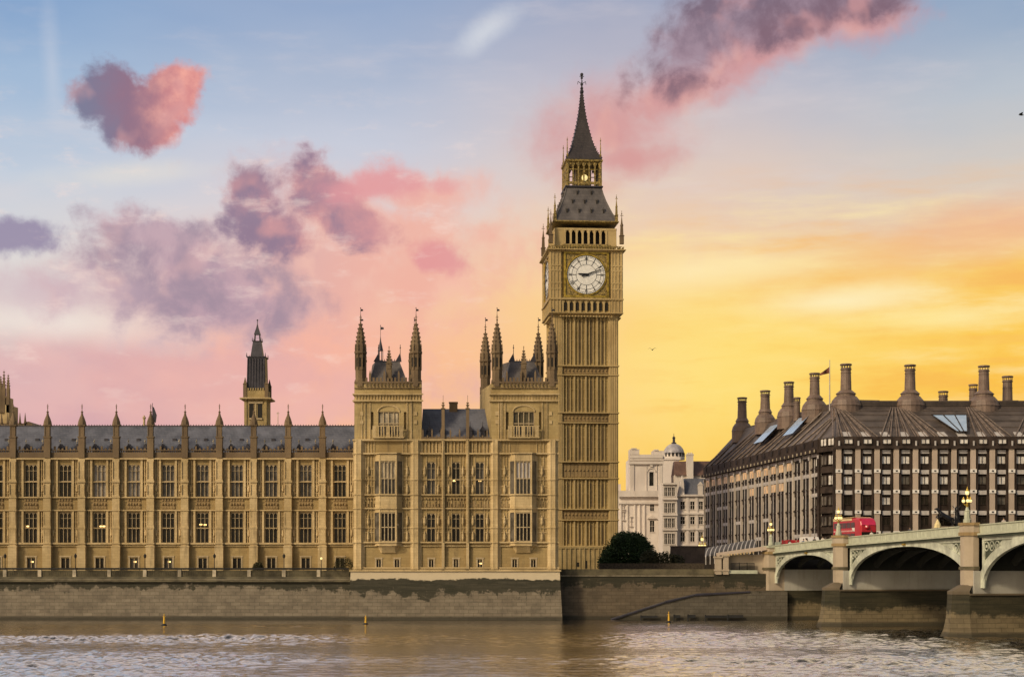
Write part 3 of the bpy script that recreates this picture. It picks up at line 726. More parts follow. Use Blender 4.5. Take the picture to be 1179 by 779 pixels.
# buttresses
for c, hw in ((413.5, 6.5), (479, 6.5), (510.3, 1.6), (538.5, 1.6), (570.5, 6), (636.5, 6.5)):
    x = xv(c)
    mb = MB()
    if hw > 3:
        mb.lathe(x, Yp+.15, [(hw/qm*1.02, zb0), (hw/qm*1.02, zv(629)), (hw/qm, zv(628.5)), (hw/qm, zm)], 8)
        for i in range(8):
            a = math.pi/8+i*math.pi/4; r = hw/qm
            mb.tube((x+r*math.cos(a), Yp+.15+r*math.sin(a), zb0), (x+r*math.cos(a), Yp+.15+r*math.sin(a), zm), .07, n=5)
        for py in (522, 552, 569, 585, 607, 624, 654): mb.lathe(x, Yp+.15, [(hw/qm+.16, zv(py)-.1), (hw/qm+.16, zv(py)+.1)], 8)
    else:
        mb.box(x-hw/qm, x+hw/qm, Yp-.6, Yp-.003, zb0, zm)
        mb.box(x-.05, x+.05, Yp-.7, Yp-.6, zv(624), zm)
    bt = mb.build('buttress', M['gold_light'], root, origin=O)
    if hw < 3:
        mb = MB().box(x-.24, x+.24, Yp-.55, Yp-.08, zm+.14, zv(471)); mb.box(x-.34, x+.34, Yp-.65, Yp+.02, zv(471), zv(471)+.15)
        spire(mb, x, Yp-.3, zv(471)+.15, zv(462), .26, 4, 2); mb.tube((x,Yp-.3,zv(463)), (x,Yp-.3,zv(455)), .03)
        mb.build('pinnacle', M['turret'], bt, origin=O)
# oriels: canted bays with two storeys of windows
for c in oriels:
    x = xv(c); hw = 16.0/qm; pj = 1.25; cant = .9
    ob = MB()
    def plan(e, p_): return [(x-hw-e, Yp-.004), (x-hw+cant-e*.5, Yp-p_-e), (x+hw-cant+e*.5, Yp-p_-e), (x+hw+e, Yp-.004)]
    for z0, z1 in ((625, 623.3), (589.8, 570.8), (530.8, 523.5)): ob.slab(plan(0, pj), zv(z0), zv(z1))
    # corner posts
    P_ = plan(0, pj)
    for (a, b2) in P_: ob.tube((a, b2+.12, zv(624)), (a, b2+.12, zv(524)), .17, n=6)
    # corbel
    ob.rings([[(x-hw*.55, Yp-.004, zv(636)), (x-hw*.5, Yp-.25, zv(636)), (x+hw*.5, Yp-.25, zv(636)), (x+hw*.55, Yp-.004, zv(636))]]+[[(a, b2, zv(628+3*(1-f))) for a, b2 in [(x-hw*f, Yp-.004), (x-(hw-cant)*f, Yp-pj*f), (x+(hw-cant)*f, Yp-pj*f), (x+hw*f, Yp-.004)]] for f in (.8, .95, 1.03)]+[[(a, b2, zv(625.2)) for a, b2 in plan(.05, pj)]])
    for py in (522, 569.3, 585, 624): ob.slab(plan(.22, pj), zv(py)-.11, zv(py)+.11)
    orl = ob.build('oriel', M['gold_light'], root, origin=O)
    for zi, (a, b2, pn) in enumerate(((623.2, 590, 'glass'), (570.5, 531, 'glass_mid' if c < 500 else 'glass_mid'))):
        h_ = zv(b2)-zv(a); wf = 2*(hw-cant)-.3
        window('oriel', wf, h_, orl, (x-O[0], -pj-.02, zv(a)-O[2]), pn)
        if zi == 1:
            MB().box(x-wf*.46, x+wf*.46, Yp-pj+.33, Yp-pj+.375, zv(a)+h_*.5, zv(b2)-.2).build('blind', M['shelf'] if c > 500 else M['coping'], orl, origin=O)
        for sg in (-1, 1):
            mb = MB().add([(x+sg*(hw-.1), Yp-.1, zv(a)), (x+sg*(hw-cant+.12), Yp-pj+.08, zv(a)), (x+sg*(hw-cant+.12), Yp-pj+.08, zv(b2)), (x+sg*(hw-.1), Yp-.1, zv(b2))], [(0,1,2,3)])
            mb.build('side_pane', M['glass_mid'], orl, origin=O)
    if True:    # little lamps seen in the left oriel
        if c < 500:
            for dx_ in (-1.35, 1.5): MB().cbox(x+dx_, Yp-pj+.2, zv(607)+.3, .16, .1, .3).build('ceiling_lamp', M['coping'], orl, origin=O)
# middle part parapet + roof
mb = MB(); mb.box(xv(485), xv(565), Yp-.25, Yp+.25, zm+.135, zv(503.5))
i = 0; x = xv(486)
while x < xv(564):
    hh = (503.5-497)/qm if i % 4 == 0 else (2.6/qm if i % 2 == 0 else .15)
    mb.box(x, x+.24, Yp-.15, Yp+.15, zv(503.5)+.002, zv(503.5)+hh)
    if i % 4 == 0: mb.lathe(x+.12, Yp, [(.2, zv(503.5)+hh), (.02, zv(503.5)+hh+.5)], 4)
    x += .36; i += 1
mb.build('parapet', M['turret'], root, origin=O)
zr2 = Z(470.5, 272)
roof = MB().add([(xv(484),Yp+.8,zm-.3),(xv(567),Yp+.8,zm-.3),(xv(567),Yp+7,zr2),(xv(484),Yp+7,zr2),(xv(484),Yp+13,zm-.3),(xv(567),Yp+13,zm-.3)], [(0,1,2,3),(3,2,5,4),(0,3,4),(1,5,2)]).build('roof', M['slate'], root, origin=O)
mb = MB().box(xv(515.5), xv(525), Yp+6.4, Yp+7.6, zr2-1.0, zv(461.5)+.3); mb.box(xv(515), xv(525.5), Yp+6.3, Yp+7.7, zv(461.5)+.302, zv(460)+.3)
mb.build('chimney', M['turret'], roof, origin=O)
for c in (494, 508.5, 541, 555.5):
    x = xv(c); y = Yp+1.9; z = zm-.3+(y-Yp-.8)/6.2*(zr2-zm+.3)
    q = MB().box(x-.35, x+.35, y-.2, y+1.2, z-.3, z+.9); q.prism([(x-.5, z+.902), (x+.5, z+.902), (x, z+1.7)], y-.3, y+1.4); q.tube((x,y-.2,z+1.6),(x,y-.2,z+2.3),.04)
    q.build('dormer', M['lead'], root, origin=O)
# two towers
def pav_tower(pl, pr, c, skew):
    xa, xb = xv(pl), xv(pr); dpt = 12.0; zt = zv(441)
    tw = MB()
    def sk(y): return skew*(y-Yp)/dpt
    hw = 12.0/qm; xc = xv(c)
    hl = [(xc-hw, xc+hw, zv(501), zv(473.5)), (xc-hw-1.15, xc-hw-.75, zv(494), zv(474)), (xc+hw+.75, xc+hw+1.15, zv(494), zv(474))]
    tw.wall(xa, xb, zm+.13, zt, Yp, hl, .6)
    # body behind with skew (the towers are not quite square to the river)
    tw.rings([[(xa,Yp+.62,zm+.13),(xb,Yp+.62,zm+.13),(xb+skew,Yp+dpt,zm+.13),(xa+skew,Yp+dpt,zm+.13)], [(xa,Yp+.62,zt),(xb,Yp+.62,zt),(xb+skew,Yp+dpt,zt),(xa+skew,Yp+dpt,zt)]])
    tw.box(xa, xa+.3, Yp+.003, Yp+.62, zm+.13, zt); tw.box(xb-.3, xb, Yp+.003, Yp+.62, zm+.13, zt)
    t_ = tw.build('tower', M['gold_stone'], root, origin=O)
    for py, hh, pj in ((453.8, .2, .42), (461.2, .22, .42)):
        q = MB().box(xa-pj*.6, xb+pj*.6, Yp-pj, Yp-.004, zv(py)-hh/2, zv(py)+hh/2)
        q.box(xa-pj*.6, xa-.004, Yp-.003, Yp+dpt, zv(py)-hh/2, zv(py)+hh/2)
        q.build('string_course', M['gold_light'], t_, origin=O)
    q = MB()
    for i in range(22):
        x = xa+.3+i*(xb-xa-.6)/21; q.box(x-.05, x+.05, Yp-.16, Yp-.004, zv(460.5), zv(454.5))
    for xx in (xc-3.6, xc-2.9, xc+2.9, xc+3.6, xa+1.7, xb-1.7, xa+1.2): q.box(xx-.07, xx+.07, Yp-.14, Yp-.004, zv(505), zv(462))
    for xx in (xc-4.2, xc+4.2):
        for py in (488, 478): q.cbox(xx, Yp-.07, zv(py), .5, .12, .6)
    # arch above the window
    pts = [(xc+hw*1.05*math.cos(math.radians(a)), zv(474)+hw*.62*math.sin(math.radians(a))) for a in range(0, 181, 15)]
    for p_, q_ in zip(pts, pts[1:]): q.tube((p_[0], Yp-.08, p_[1]), (q_[0], Yp-.08, q_[1]), .11, n=5)
    q.build('blind_tracery', M['gold_light'], t_, origin=O)
    h_ = zv(473.5)-zv(501); window('oriel', 2*hw, h_, t_, (xc-O[0], 0, zv(501)-O[2]), 'glass_mid')
    MB().box(xc-hw*.86, xc+hw*.86, Yp+.30, Yp+.40, zv(489.5), zv(475)).build('blind', M['coping'] if c < 500 else M['ledge'], t_, origin=O)
    # balcony
    q = MB(); bx0, bx1 = xc-18/qm, xc+18/qm
    q.box(bx0, bx1, Yp-.95, Yp-.004, zv(504.5), zv(503)); q.box(bx0, bx1, Yp-.92, Yp-.80, zv(491.2), zv(490.2))
    x = bx0; i = 0
    while x < bx1: q.box(x, x+(.16 if i % 5 else .4), Yp-.92, Yp-.8, zv(503)+.002, zv(491.2)-.002); x += .42; i += 1
    q.build('balcony', M['gold_light'], t_, origin=O)
    # parapet: solid band then pierced battlements
    q = MB(); q.box(xa, xb, Yp-.2, Yp+.2, zt+.002, zv(439)); q.box(xa, xb, Yp-.28, Yp+.28, zv(447), zv(446.2))
    q.box(xa, xa+.3, Yp+.2, Yp+dpt, zt+.002, zv(439))
    n = 13
    for i in range(n):
        x = xa+1.9+i*(xb-xa-3.8)/(n-1); tall = i % 4 == 1
        q.box(x-.16, x+.16, Yp-.14, Yp+.14, zv(439)+.002, zv(434.5 if not tall else 430.5))
        if tall: q.lathe(x, Yp, [(.22, zv(430.5)), (.03, zv(426))], 4)
        q.cbox(x, Yp-.22, zv(445), .22, .06, .5)
    q.build('parapet', M['turret'], t_, origin=O)
    # steep truncated roof
    ra, rb = xa+2.2, xb-2.2
    r_ = MB().rings([[(ra,Yp+1.2,zt),(rb,Yp+1.2,zt),(rb+skew,Yp+dpt-1.2,zt),(ra+skew,Yp+dpt-1.2,zt)], [(ra+.8,Yp+3.6,Z(416.5,269)),(rb-1.5,Yp+3.6,Z(416.5,269)),(rb-1.5+skew,Yp+dpt-3.6,Z(416.5,269)),(ra+.8+skew,Yp+dpt-3.6,Z(416.5,269))]]).build('roof', M['iron_roof'], t_, origin=O)
    zz = Z(416.5, 269)
    q = MB(); q.box(ra+.7, rb-1.4, Yp+3.58, Yp+3.72, zz-.1, zz+.12)
    for xx in (ra+1.0, rb-1.7): q.prism([(xx-.5, zz), (xx+.5, zz), (xx+.3, zz+1.4)], Yp+3.55, Yp+3.9); q.tube((xx+.3, Yp+3.7, zz+1.2), (xx+.3, Yp+3.7, zz+2.7), .05); q.ball(xx+.3, Yp+3.7, zz+2.2, .13, 6, 4)
    x = ra+1.0
    while x < rb-1.6: q.box(x, x+.10, Yp+3.6, Yp+3.7, zz+.002, zz+.4); x += .4
    q.build('roof_finial', M['lead'], r_, origin=O)
    # tall dormer pinnacle in front of the roof
    q = MB().box(xc-.42, xc+.42, Yp+.3, Yp+1.3, zt, zv(418)); q.box(xc-.28, xc+.28, Yp+.22, Yp+.3, zv(424), zv(420)); q.box(xc-.5, xc+.5, Yp+.2, Yp+1.4, zv(418)+.002, zv(417))
    spire(q, xc, Yp+.8, zv(417), zv(401), .50, 4, 4); finial(q, xc, Yp+.8, zv(401.5), .5)
    q.build('gable_pinnacle', M['turret'], t_, origin=O)
    # corner turrets
    rt = .92
    for (tx, ty, tall) in ((xa+rt, Yp+.7, 0), (xb-rt, Yp+.7, 0), (xa+rt+skew, Yp+dpt-.7, 1), (xb-rt+skew, Yp+dpt-.7, 1)):
        zs, zsp = zv(404), zv(368.5)
        q = MB().lathe(tx, ty, [(rt*1.05, zt-.5), (rt*1.05, zv(437)), (rt*.92, zv(436.5)), (rt*.92, zv(426)), (rt*.98, zv(425.8)), (rt*.98, zv(425)), (rt*.86, zv(424.8)), (rt*.86, zs-.5), (rt*1.12, zs-.3), (rt*1.12, zs)], 8)
        for i in range(8):
            a = math.pi/8+i*math.pi/4; r = rt*.95
            q.tube((tx+r*math.cos(a), ty+r*math.sin(a), zv(425)), (tx+r*math.cos(a), ty+r*math.sin(a), zs+.6), .09, n=4)
            q.lathe(tx+r*math.cos(a), ty+r*math.sin(a), [(.13, zs+.3), (.02, zs+1.3)], 4)
        q.lathe(tx, ty, [(rt*.86, zs), (rt*.84, zs+1.0), (rt*.66, zs+2.4), (rt*.40, zs+3.6), (rt*.17, zs+4.3), (.07, zsp)], 8)
        for kk in range(1, 7):
            f = kk/7; rr = .10+.78*(1-f**1.6); z = zs+.2+(zsp-zs)*f*.95
            for i in range(8):
                a = math.pi/8+i*math.pi/4; q.cbox(tx+rr*math.cos(a), ty+rr*math.sin(a), z, .17, .17, .2)
        finial(q, tx, ty, zsp-.2, 1.0)
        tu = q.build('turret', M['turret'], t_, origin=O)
        q = MB()
        for i in range(8):     # dark slit windows in the shaft
            a = i*math.pi/4; r = rt*.86*math.cos(math.pi/8)
            mm = Matrix.Translation((tx, ty, 0)) @ Matrix.Rotation(a, 4, 'Z'); q.M = mm; q.box(r, r+.03, -.13, .13, zv(422), zs-1.0); q.M = None
        q.build('slit', M['dark'], tu, origin=O)
        q = MB(); vane(q, tx, ty, zsp+.6, .75); q.build('vane', M['black'], tu, origin=O)
pav_tower(408, 485.5, 447.5, -.9)
pav_tower(565.5, 642.5, 603, -2.0)
# lantern finials behind the left tower roof
mb = MB(); x = xv(433); y = Yp+9; z0 = Z(418, 274)
mb.lathe(x, y, [(.45, z0), (.45, z0+.4), (.2, z0+.5)], 6)
for i in range(6):
    a = i*math.pi/3; mb.tube((x+.38*math.cos(a), y+.38*math.sin(a), z0+.3), (x+.38*math.cos(a), y+.38*math.sin(a), z0+2.0), .06, n=4)
mb.lathe(x, y, [(.5, z0+2.0), (.4, z0+2.4), (.12, z0+3.6), (.03, z0+4.4)], 6); vane(mb, x, y, z0+4.2, 1.0)
mb.build('roof_lantern', M['lead'], root, origin=O)
# ------------------------------------------------------------------ the clock tower
AXD = 336.0; TX = X(669.8, AXD); TH = R(5.0); G = 7.3
troot = empty('clock_tower', (TX, AXD, G), TH, label='tall gothic clock tower with a white dial and dark pointed spire', cat='tower')
OT = (0, 0, G); FD = AXD-6.5
zt = lambda py: Z(py, FD); za = lambda py: Z(py, AXD)
HS, HC = 6.30, 6.95                                          # half widths of shaft and clock stage
def four(fn, mb, faces=4):
    for i in range(faces):
        mb.M = Matrix.Rotation(-i*math.pi/2, 4, 'Z'); fn(mb)
    mb.M = None; return mb
zs0, zs1 = G, zt(362)
MB().sq(0, 0, [(HS-.45, zs0), (HS-.45, zs1)]).build('shaft', M['tower_stone'], troot, origin=OT)
stages = [(650,632),(628.5,598.5),(585.5,551),(531,487),(474.5,432),(420.5,363)]
bands = [(598,586.3),(550,532),(486,475.3),(431,421.3)]
for sx, sy in ((-1,-1),(1,-1),(-1,1),(1,1)):                 # corner buttresses
    q = MB(); x = sx*(HS-.85); y = sy*(HS-.85)
    q.box(x-.85, x+.85, y-.85, y+.85, zs0, zs1)
    for e in (-.62, -.2, .25, .62):
        for f in (-1, 1):
            q.box(x+e-.07, x+e+.07, y+f*.85-.09, y+f*.85+.09, zs0, zs1); q.box(x+f*.85-.09, x+f*.85+.09, y+e-.07, y+e+.07, zs0, zs1)
    q.build('corner_buttress', M['tower_trim'], troot, origin=OT)
def ribs(q):
    for i in range(13):
        x = -4.5+i*.75; big = i % 3 == 0
        wd, pj = (.16, .40) if big else (.07, .24)
        for a, b2 in stages: q.box(x-wd, x+wd, -HS+.45-pj, -HS+.46, zt(a), zt(b2))
    for a, b2 in stages[1:]:
        for i in range(12):
            x = -4.5+(i+.5)*.75
            if i % 3 != 1:
                n = max(2, int((zt(b2)-zt(a))/1.7))
                for k in range(n): z = zt(a)+(k+.5)*(zt(b2)-zt(a))/n; q.box(x-.3, x+.3, -HS+.35, -HS+.46, z, z+.10)
            q.prism([(x-.33, zt(b2)), (x-.33, zt(b2)-.5), (x, zt(b2)-.05), (x+.33, zt(b2)-.5), (x+.33, zt(b2))], -HS+.33, -HS+.46)
four(ribs, MB()).build('blind_tracery', M['tower_trim'], troot, origin=OT)
def shields(q, a, b2):
    if 1:
        q.box(-5.1, 5.1, -HS+.40, -HS+.449, zt(a)+.2, zt(b2)-.2)
        for i in range(14):
            x = -4.75+i*.73; q.box(x-.26, x+.26, -HS+.32, -HS+.46, zt(a)+.25, zt(b2)-.25); q.ball(x, -HS+.30, (zt(a)+zt(b2))/2, .2, 6, 4)
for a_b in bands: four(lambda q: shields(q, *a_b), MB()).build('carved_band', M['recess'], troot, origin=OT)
# narrow windows in the shaft: front and left faces
slit0 = None
for fi in (0, 1):
    rz = -fi*math.pi/2
    for a, b2 in stages[1:]:
        for i in (1, 4, 7, 10):
            x = -4.5+(i+.5)*.75
            z = zt(a)+.5; h_ = zt(b2)-zt(a)-1.3
            v = Matrix.Rotation(rz, 4, 'Z') @ Vector((x, -HS+.43, 0))
            q = MB().box(-.17, .17, -.03, .05, 0, h_); s_ = q.build('slit_window', M['slot'], troot, (v.x, v.y, z-G), rz)
for py, hh, pj in ((650, 1.0, .45), (632, .3, .35), (628.5, .3, .25), (598.3, .28, .22), (586, .28, .25), (550.5, .28, .22), (531.5, .28, .25), (486.5, .28, .22), (475, .28, .25), (431.5, .28, .22), (421, .28, .25)):
    MB().sq(0, 0, [(HS+pj-.1, zt(py)-hh/2), (HS+pj, zt(py)-hh/4), (HS+pj, zt(py)+hh/2)]).build('string_course', M['tower_trim'], troot, origin=OT)
# corbelled stage under the dial
MB().sq(0, 0, [(HS-.1, zt(364.5)), (HS+.1, zt(363)), (HC+.05, zt(361.5)), (HC+.3, zt(361)), (HC+.3, zt(360))]).build('string_course', M['tower_trim'], troot, origin=OT)
cs = MB().sq(0, 0, [(HC-.25, zt(360)), (HC-.25, zt(286.8))]).build('clock_stage', M['tower_stone'], troot, origin=OT)
def arc(q):
    q.box(-4.9, 4.9, -HC-.06, -HC+.2, zt(346.9), zt(346.45)); q.box(-5.3, 5.3, -HC+.0, -HC+.2, zt(364.1)-.1, zt(363.4)-.1)
    for i in range(9):
        x = -4.6+i*1.15; q.box(x-.16, x+.16, -HC-.1, -HC+.26, zt(359.9), zt(346.5))
        q.prism([(x-.16, zt(346.5)-.02), (x-.5, zt(346.5)-.02), (x-.16, zt(346.5)-.7)], -HC, -HC+.26); q.prism([(x+.16, zt(346.5)-.02), (x+.16, zt(346.5)-.7), (x+.5, zt(346.5)-.02)], -HC, -HC+.26)
    for i in range(18):
        x = -5.0+i*.59; q.ball(x, -HC+.0, zt(363.8)-.1, .17, 6, 4)
four(arc, MB()).build('arcade', M['tower_trim'], troot, origin=OT)
for fi in range(2):
    rz = -fi*math.pi/2
    for i in range(8):
        x = -4.6+(i+.5)*1.15; v = Matrix.Rotation(rz, 4, 'Z') @ Vector((x, -HC+.2, 0))
        MB().box(-.26, .26, -.04, .04, 0, zt(348.5)-zt(357.5)).build('arcade_window', M['dark'], troot, (v.x, v.y, zt(357.5)-G), rz)
MB().sq(0, 0, [(HC+.05, zt(346.3)), (HC+.35, zt(345.5)), (HC+.35, zt(344)), (HC+.1, zt(343.5))]).build('string_course', M['tower_trim'], troot, origin=OT)
for sx, sy in ((-1,-1),(1,-1),(-1,1),(1,1)):
    q = MB(); x = sx*(HC-.95); y = sy*(HC-.95); hw = 1.05
    q.box(x-hw, x+hw, y-hw, y+hw, zt(359.9), zt(289))
    for e in (-.95, -.35, .35, .95):
        for f in (-1, 1):
            q.box(x+e-.08, x+e+.08, y+f*hw-.12, y+f*hw+.12, zt(359.9), zt(289)); q.box(x+f*hw-.12, x+f*hw+.12, y+e-.08, y+e+.08, zt(359.9), zt(289))
    for py in (334, 327, 313, 307): q.box(x-hw-.1, x+hw+.1, y-hw-.1, y+hw+.1, zt(py), zt(py)+.3)
    q.build('corner_buttress', M['tower_trim'], troot, origin=OT)
# dial faces
zc_ = zt(316.6); RD = 3.80
def strokes_numeral(q, n, a, r0, r1, y):
    """roman numeral built from bars, its feet towards the centre"""
    s_ = {1:'I',2:'II',3:'III',4:'IV',5:'V',6:'VI',7:'VII',8:'VIII',9:'IX',10:'X',11:'XI',12:'XII'}[n]
    wds = {'I': .17, 'V': .36, 'X': .36}; tot = sum(wds[k] for k in s_); x = -tot/2
    def P_(u, v): # u across, v outwards
        r = r0+(r1-r0)*v; ca, sa = math.sin(a), math.cos(a)
        return (r*ca+u*sa, y, zc_+r*sa-u*ca)
    for ch in s_:
        wd = wds[ch]; m_ = x+wd/2
        bars = {'I': [((m_,0),(m_,1))], 'V': [((m_,0),(x+.05,1)),((m_,0),(x+wd-.05,1))], 'X': [((x+.05,0),(x+wd-.05,1)),((x+wd-.05,0),(x+.05,1))]}[ch]
        for (u0, v0), (u1, v1) in bars: q.tube(P_(u0, v0), P_(u1, v1), .038, n=4)
        x += wd
def ring(q, r0, r1, y0, y1, zc_, n=64):
    vs = []; fs = []
    for i in range(n):
        a = 2*math.pi*i/n
        for r, y in ((r0, y0), (r1, y0), (r1, y1), (r0, y1)): vs.append((r*math.cos(a), y, zc_+r*math.sin(a)))
    for i in range(n):
        j = (i+1) % n
        for k in range(4): l_ = (k+1) % 4; fs.append((4*i+k, 4*j+k, 4*j+l_, 4*i+l_))
    q.add(vs, fs)
for fi in range(4):
    rz = -fi*math.pi/2
    yb = -HC+.20
    q = MB(); s_ = 4.05
    q.box(-s_-.35, -s_, yb-.35, yb, zc_-s_-.35, zc_+s_+.35); q.box(s_, s_+.35, yb-.35, yb, zc_-s_-.35, zc_+s_+.35)
    q.box(-s_, s_, yb-.35, yb, zc_+s_, zc_+s_+.35); q.box(-s_, s_, yb-.35, yb, zc_-s_-.35, zc_-s_)
    fr = q.build('dial_frame', M['gilt'], troot, (0,0,0), rz, origin=OT)
    q = MB().box(-s_, s_, yb-.10, yb, zc_-s_, zc_+s_)
    for sx in (-1, 1):
        for sz in (-1, 1):
            ring(q, .0, .01, yb-.1, yb-.1, zc_); q.cbox(sx*3.4, yb-.12, zc_+sz*3.4-.3, .6, .06, .6); q.cbox(sx*3.0, yb-.12, zc_+sz*3.7-.1, .3, .06, .2); q.cbox(sx*3.75, yb-.12, zc_+sz*2.9-.1, .2, .06, .3)
    q.build('spandrel_ornament', M['giltstone'], fr, origin=OT)
    q = MB(); n = 72
    q.add([(RD*math.cos(2*math.pi*i/n), yb-.16, zc_+RD*math.sin(2*math.pi*i/n)) for i in range(n)]+[(RD*math.cos(2*math.pi*i/n), yb-.09, zc_+RD*math.sin(2*math.pi*i/n)) for i in range(n)], [tuple(range(n))]+[(i, i+n, (i+1) % n+n, (i+1) % n) for i in range(n)])
    dl = q.build('dial', M['dial'], troot, (0,0,0), rz, origin=OT)
    q = MB(); ring(q, RD, RD+.22, yb-.30, yb-.10, zc_); q.build('dial_rim', M['gilt'], dl, origin=OT)
    q = MB(); ring(q, RD-.10, RD-.001, yb-.22, yb-.165, zc_); ring(q, RD*.74, RD*.74+.05, yb-.20, yb-.165, zc_); ring(q, RD*.52, RD*.52+.05, yb-.20, yb-.165, zc_); ring(q, RD*.90, RD*.90+.035, yb-.20, yb-.165, zc_)
    for k in range(12):
        a = k*math.pi/6; q.tube((RD*.53*math.sin(a), yb-.185, zc_+RD*.53*math.cos(a)), (RD*.97*math.sin(a), yb-.185, zc_+RD*.97*math.cos(a)), .055 if k % 3 else .065, n=4)
    for k in range(60):
        a = k*math.pi/30; q.tube((RD*.91*math.sin(a), yb-.185, zc_+RD*.91*math.cos(a)), (RD*.96*math.sin(a), yb-.185, zc_+RD*.96*math.cos(a)), .022, n=3)
    q.build('dial_tracery', M['black'], dl, origin=OT)
    q = MB()
    for k in range(1, 13): strokes_numeral(q, k, k*math.pi/6, RD*.76, RD*.88, yb-.19)
    q.build('numerals', M['black'], dl, origin=OT)
    def hand(a, L, w0, back, y):
        ca, sa = math.sin(a), math.cos(a); f = lambda r, u: (r*ca+u*sa, zc_+r*sa-u*ca)
        q = MB().prism([f(-back, w0*.8), f(-back, -w0*.8), f(0, -w0), f(L*.8, -w0*.55), f(L, 0), f(L*.8, w0*.55), f(0, w0)], y-.05, y); return q
    hand(R(273+3), 1.75, .24, .5, yb-.28).build('hour_hand', M['black'], dl, origin=OT)
    q = hand(R(70), 3.62, .15, 1.0, yb-.36); q.lathe(0, 0, [(.001, 0)]*2, 3) if False else None
    q.build('minute_hand', M['black'], dl, origin=OT)
    q = MB(); q.box(-4.6, 4.6, yb-.42, yb, zc_-s_-.95, zc_-s_-.38); q.build('inscription_band', M['giltstone'], fr, origin=OT)
# cornice above dials, gilded band, belfry arcade
MB().sq(0, 0, [(HC-.1, zt(291)), (HC+.45, zt(289.5)), (HC+.75, zt(288.6)), (HC+.75, zt(287.6)), (HC+.2, zt(287.2))]).build('cornice', M['tower_trim'], troot, origin=OT)
q = MB()
def gal(q):
    for i in range(26): x = -6.6+i*.528; q.box(x-.12, x+.12, -HC-.45, -HC-.25, zt(287.2), zt(284.6))
    q.box(-7.0, 7.0, -HC-.5, -HC-.22, zt(284.5), zt(284.0))
    q.box(-4.8, 4.8, -HC-.02, -HC+.25, zt(286.5), zt(282))
four(gal, q).build('gallery_parapet', M['giltstone'], troot, origin=OT)
HB = 6.0
bf = MB().sq(0, 0, [(HB-1.0, zt(284)), (HB-1.0, zt(262))]); bf.build('belfry', M['dark'], troot, origin=OT)
def belf(q):
    q.box(-HB, HB, -HB-.1, -HB+.6, zt(284), zt(280.5)); q.box(-HB, HB, -HB-.1, -HB+.6, zt(264.5), zt(262))
    for i in range(8):
        x = -4.1+i*1.17; q.box(x-.17, x+.17, -HB-.16, -HB+.5, zt(280.5), zt(264.5))
        for sg in (-1, 1): q.prism([(x+sg*.17, zt(264.5)), (x+sg*.17, zt(264.5)-.6), (x+sg*.50, zt(264.5))][::sg], -HB, -HB+.4)
    q.box(-HB, -4.3, -HB-.05, -HB+.6, zt(280.5), zt(264.5)); q.box(4.3, HB, -HB-.05, -HB+.6, zt(280.5), zt(264.5))
four(belf, MB()).build('belfry_arcade', M['tower_trim'], troot, origin=OT)
# lower iron roof (concave)
prof = [(6.30, 262.6), (6.25, 260.8), (5.90, 257.5), (5.35, 252), (4.75, 244), (4.20, 236), (3.75, 228), (3.45, 220.5)]
r1 = MB().sq(0, 0, [(r, za(py)) for r, py in prof]).build('lower_roof', M['iron_roof'], troot, origin=OT)
MB().sq(0, 0, [(6.15, za(264)), (6.5, za(262.8)), (6.5, za(261.8)), (6.1, za(261))]).build('eaves_gutter', M['giltstone'], r1, origin=OT)
def rad(py):
    for (ra_, pa), (rb_, pb_) in zip(prof[1:], prof[2:]):
        if pb_ <= py <= pa: return ra_+(rb_-ra_)*(pa-py)/(pa-pb_)
    return 4
for row, xs in ((251, (-3.6, -1.2, 1.2, 3.6)), (239.5, (-2.4, 0, 2.4)), (228.5, (-1.4, 1.4))):
    for fi in range(2):
        rz = -fi*math.pi/2
        for x in xs:
            r = rad(row); q = MB().box(x-.20, x+.20, -r-.10, -r+.9, za(row)-.3, za(row)+.6); q.prism([(x-.28, za(row)+.6), (x+.28, za(row)+.6), (x, za(row)+1.1)], -r-.16, -r+1.0)
            d_ = q.build('roof_dormer', M['iron_roof'], r1, (0,0,0), rz, origin=OT)
            q = MB().box(x-.12, x+.12, -r-.14, -r-.11, za(row)-.1, za(row)+.55); q.build('vent_opening', M['dark'], r1, (0,0,0), rz, origin=OT)
q = MB()
for sx, sy in ((-1,-1),(1,-1),(-1,1),(1,1)):
    for a, b2 in zip(prof[1:], prof[2:]): q.tube((sx*a[0], sy*a[0], za(a[1])), (sx*b2[0], sy*b2[0], za(b2[1])), .11, n=5)
q.build('hip_roll', M['iron_roof'], r1, origin=OT)
# lantern
MB().sq(0, 0, [(3.55, za(221)), (3.75, za(220)), (3.75, za(218.6)), (3.5, za(218.4))]).build('lantern_base', M['lead'], troot, origin=OT)
ln = MB().sq(0, 0, [(1.3, za(218.5)), (1.3, za(191))]).build('lantern', M['giltstone'], troot, origin=OT)
def lan(q):
    for i in range(7):
        x = -3.25+i*1.083; wd = .30 if i in (0, 6) else .13
        q.box(x-wd, x+wd, -3.45, -3.1, za(218.3), za(191.4))
        if i < 6:
            for sg, xx in ((1, x+wd), (-1, x+1.083-wd)): q.prism([(xx, za(192)), (xx, za(192)-.8), (xx+sg*.38, za(192))][::sg], -3.38, -3.2)
    q.box(-3.4, 3.4, -3.42, -3.15, za(216.5), za(213.5)); q.box(-3.4, 3.4, -3.42, -3.15, za(200), za(199.3))
four(lan, MB()).build('lantern_arcade', M['giltstone'], ln, origin=OT)
MB().ball(.35, -1.75, za(207), .62, 10, 8).build('lantern_light', M['lampglow'], ln, origin=OT)
MB().sq(0, 0, [(3.4, za(191.6)), (3.7, za(190.5)), (3.75, za(188.8)), (3.45, za(188.2)), (3.2, za(186.5))]).build('lantern_cornice', M['giltstone'], troot, origin=OT)
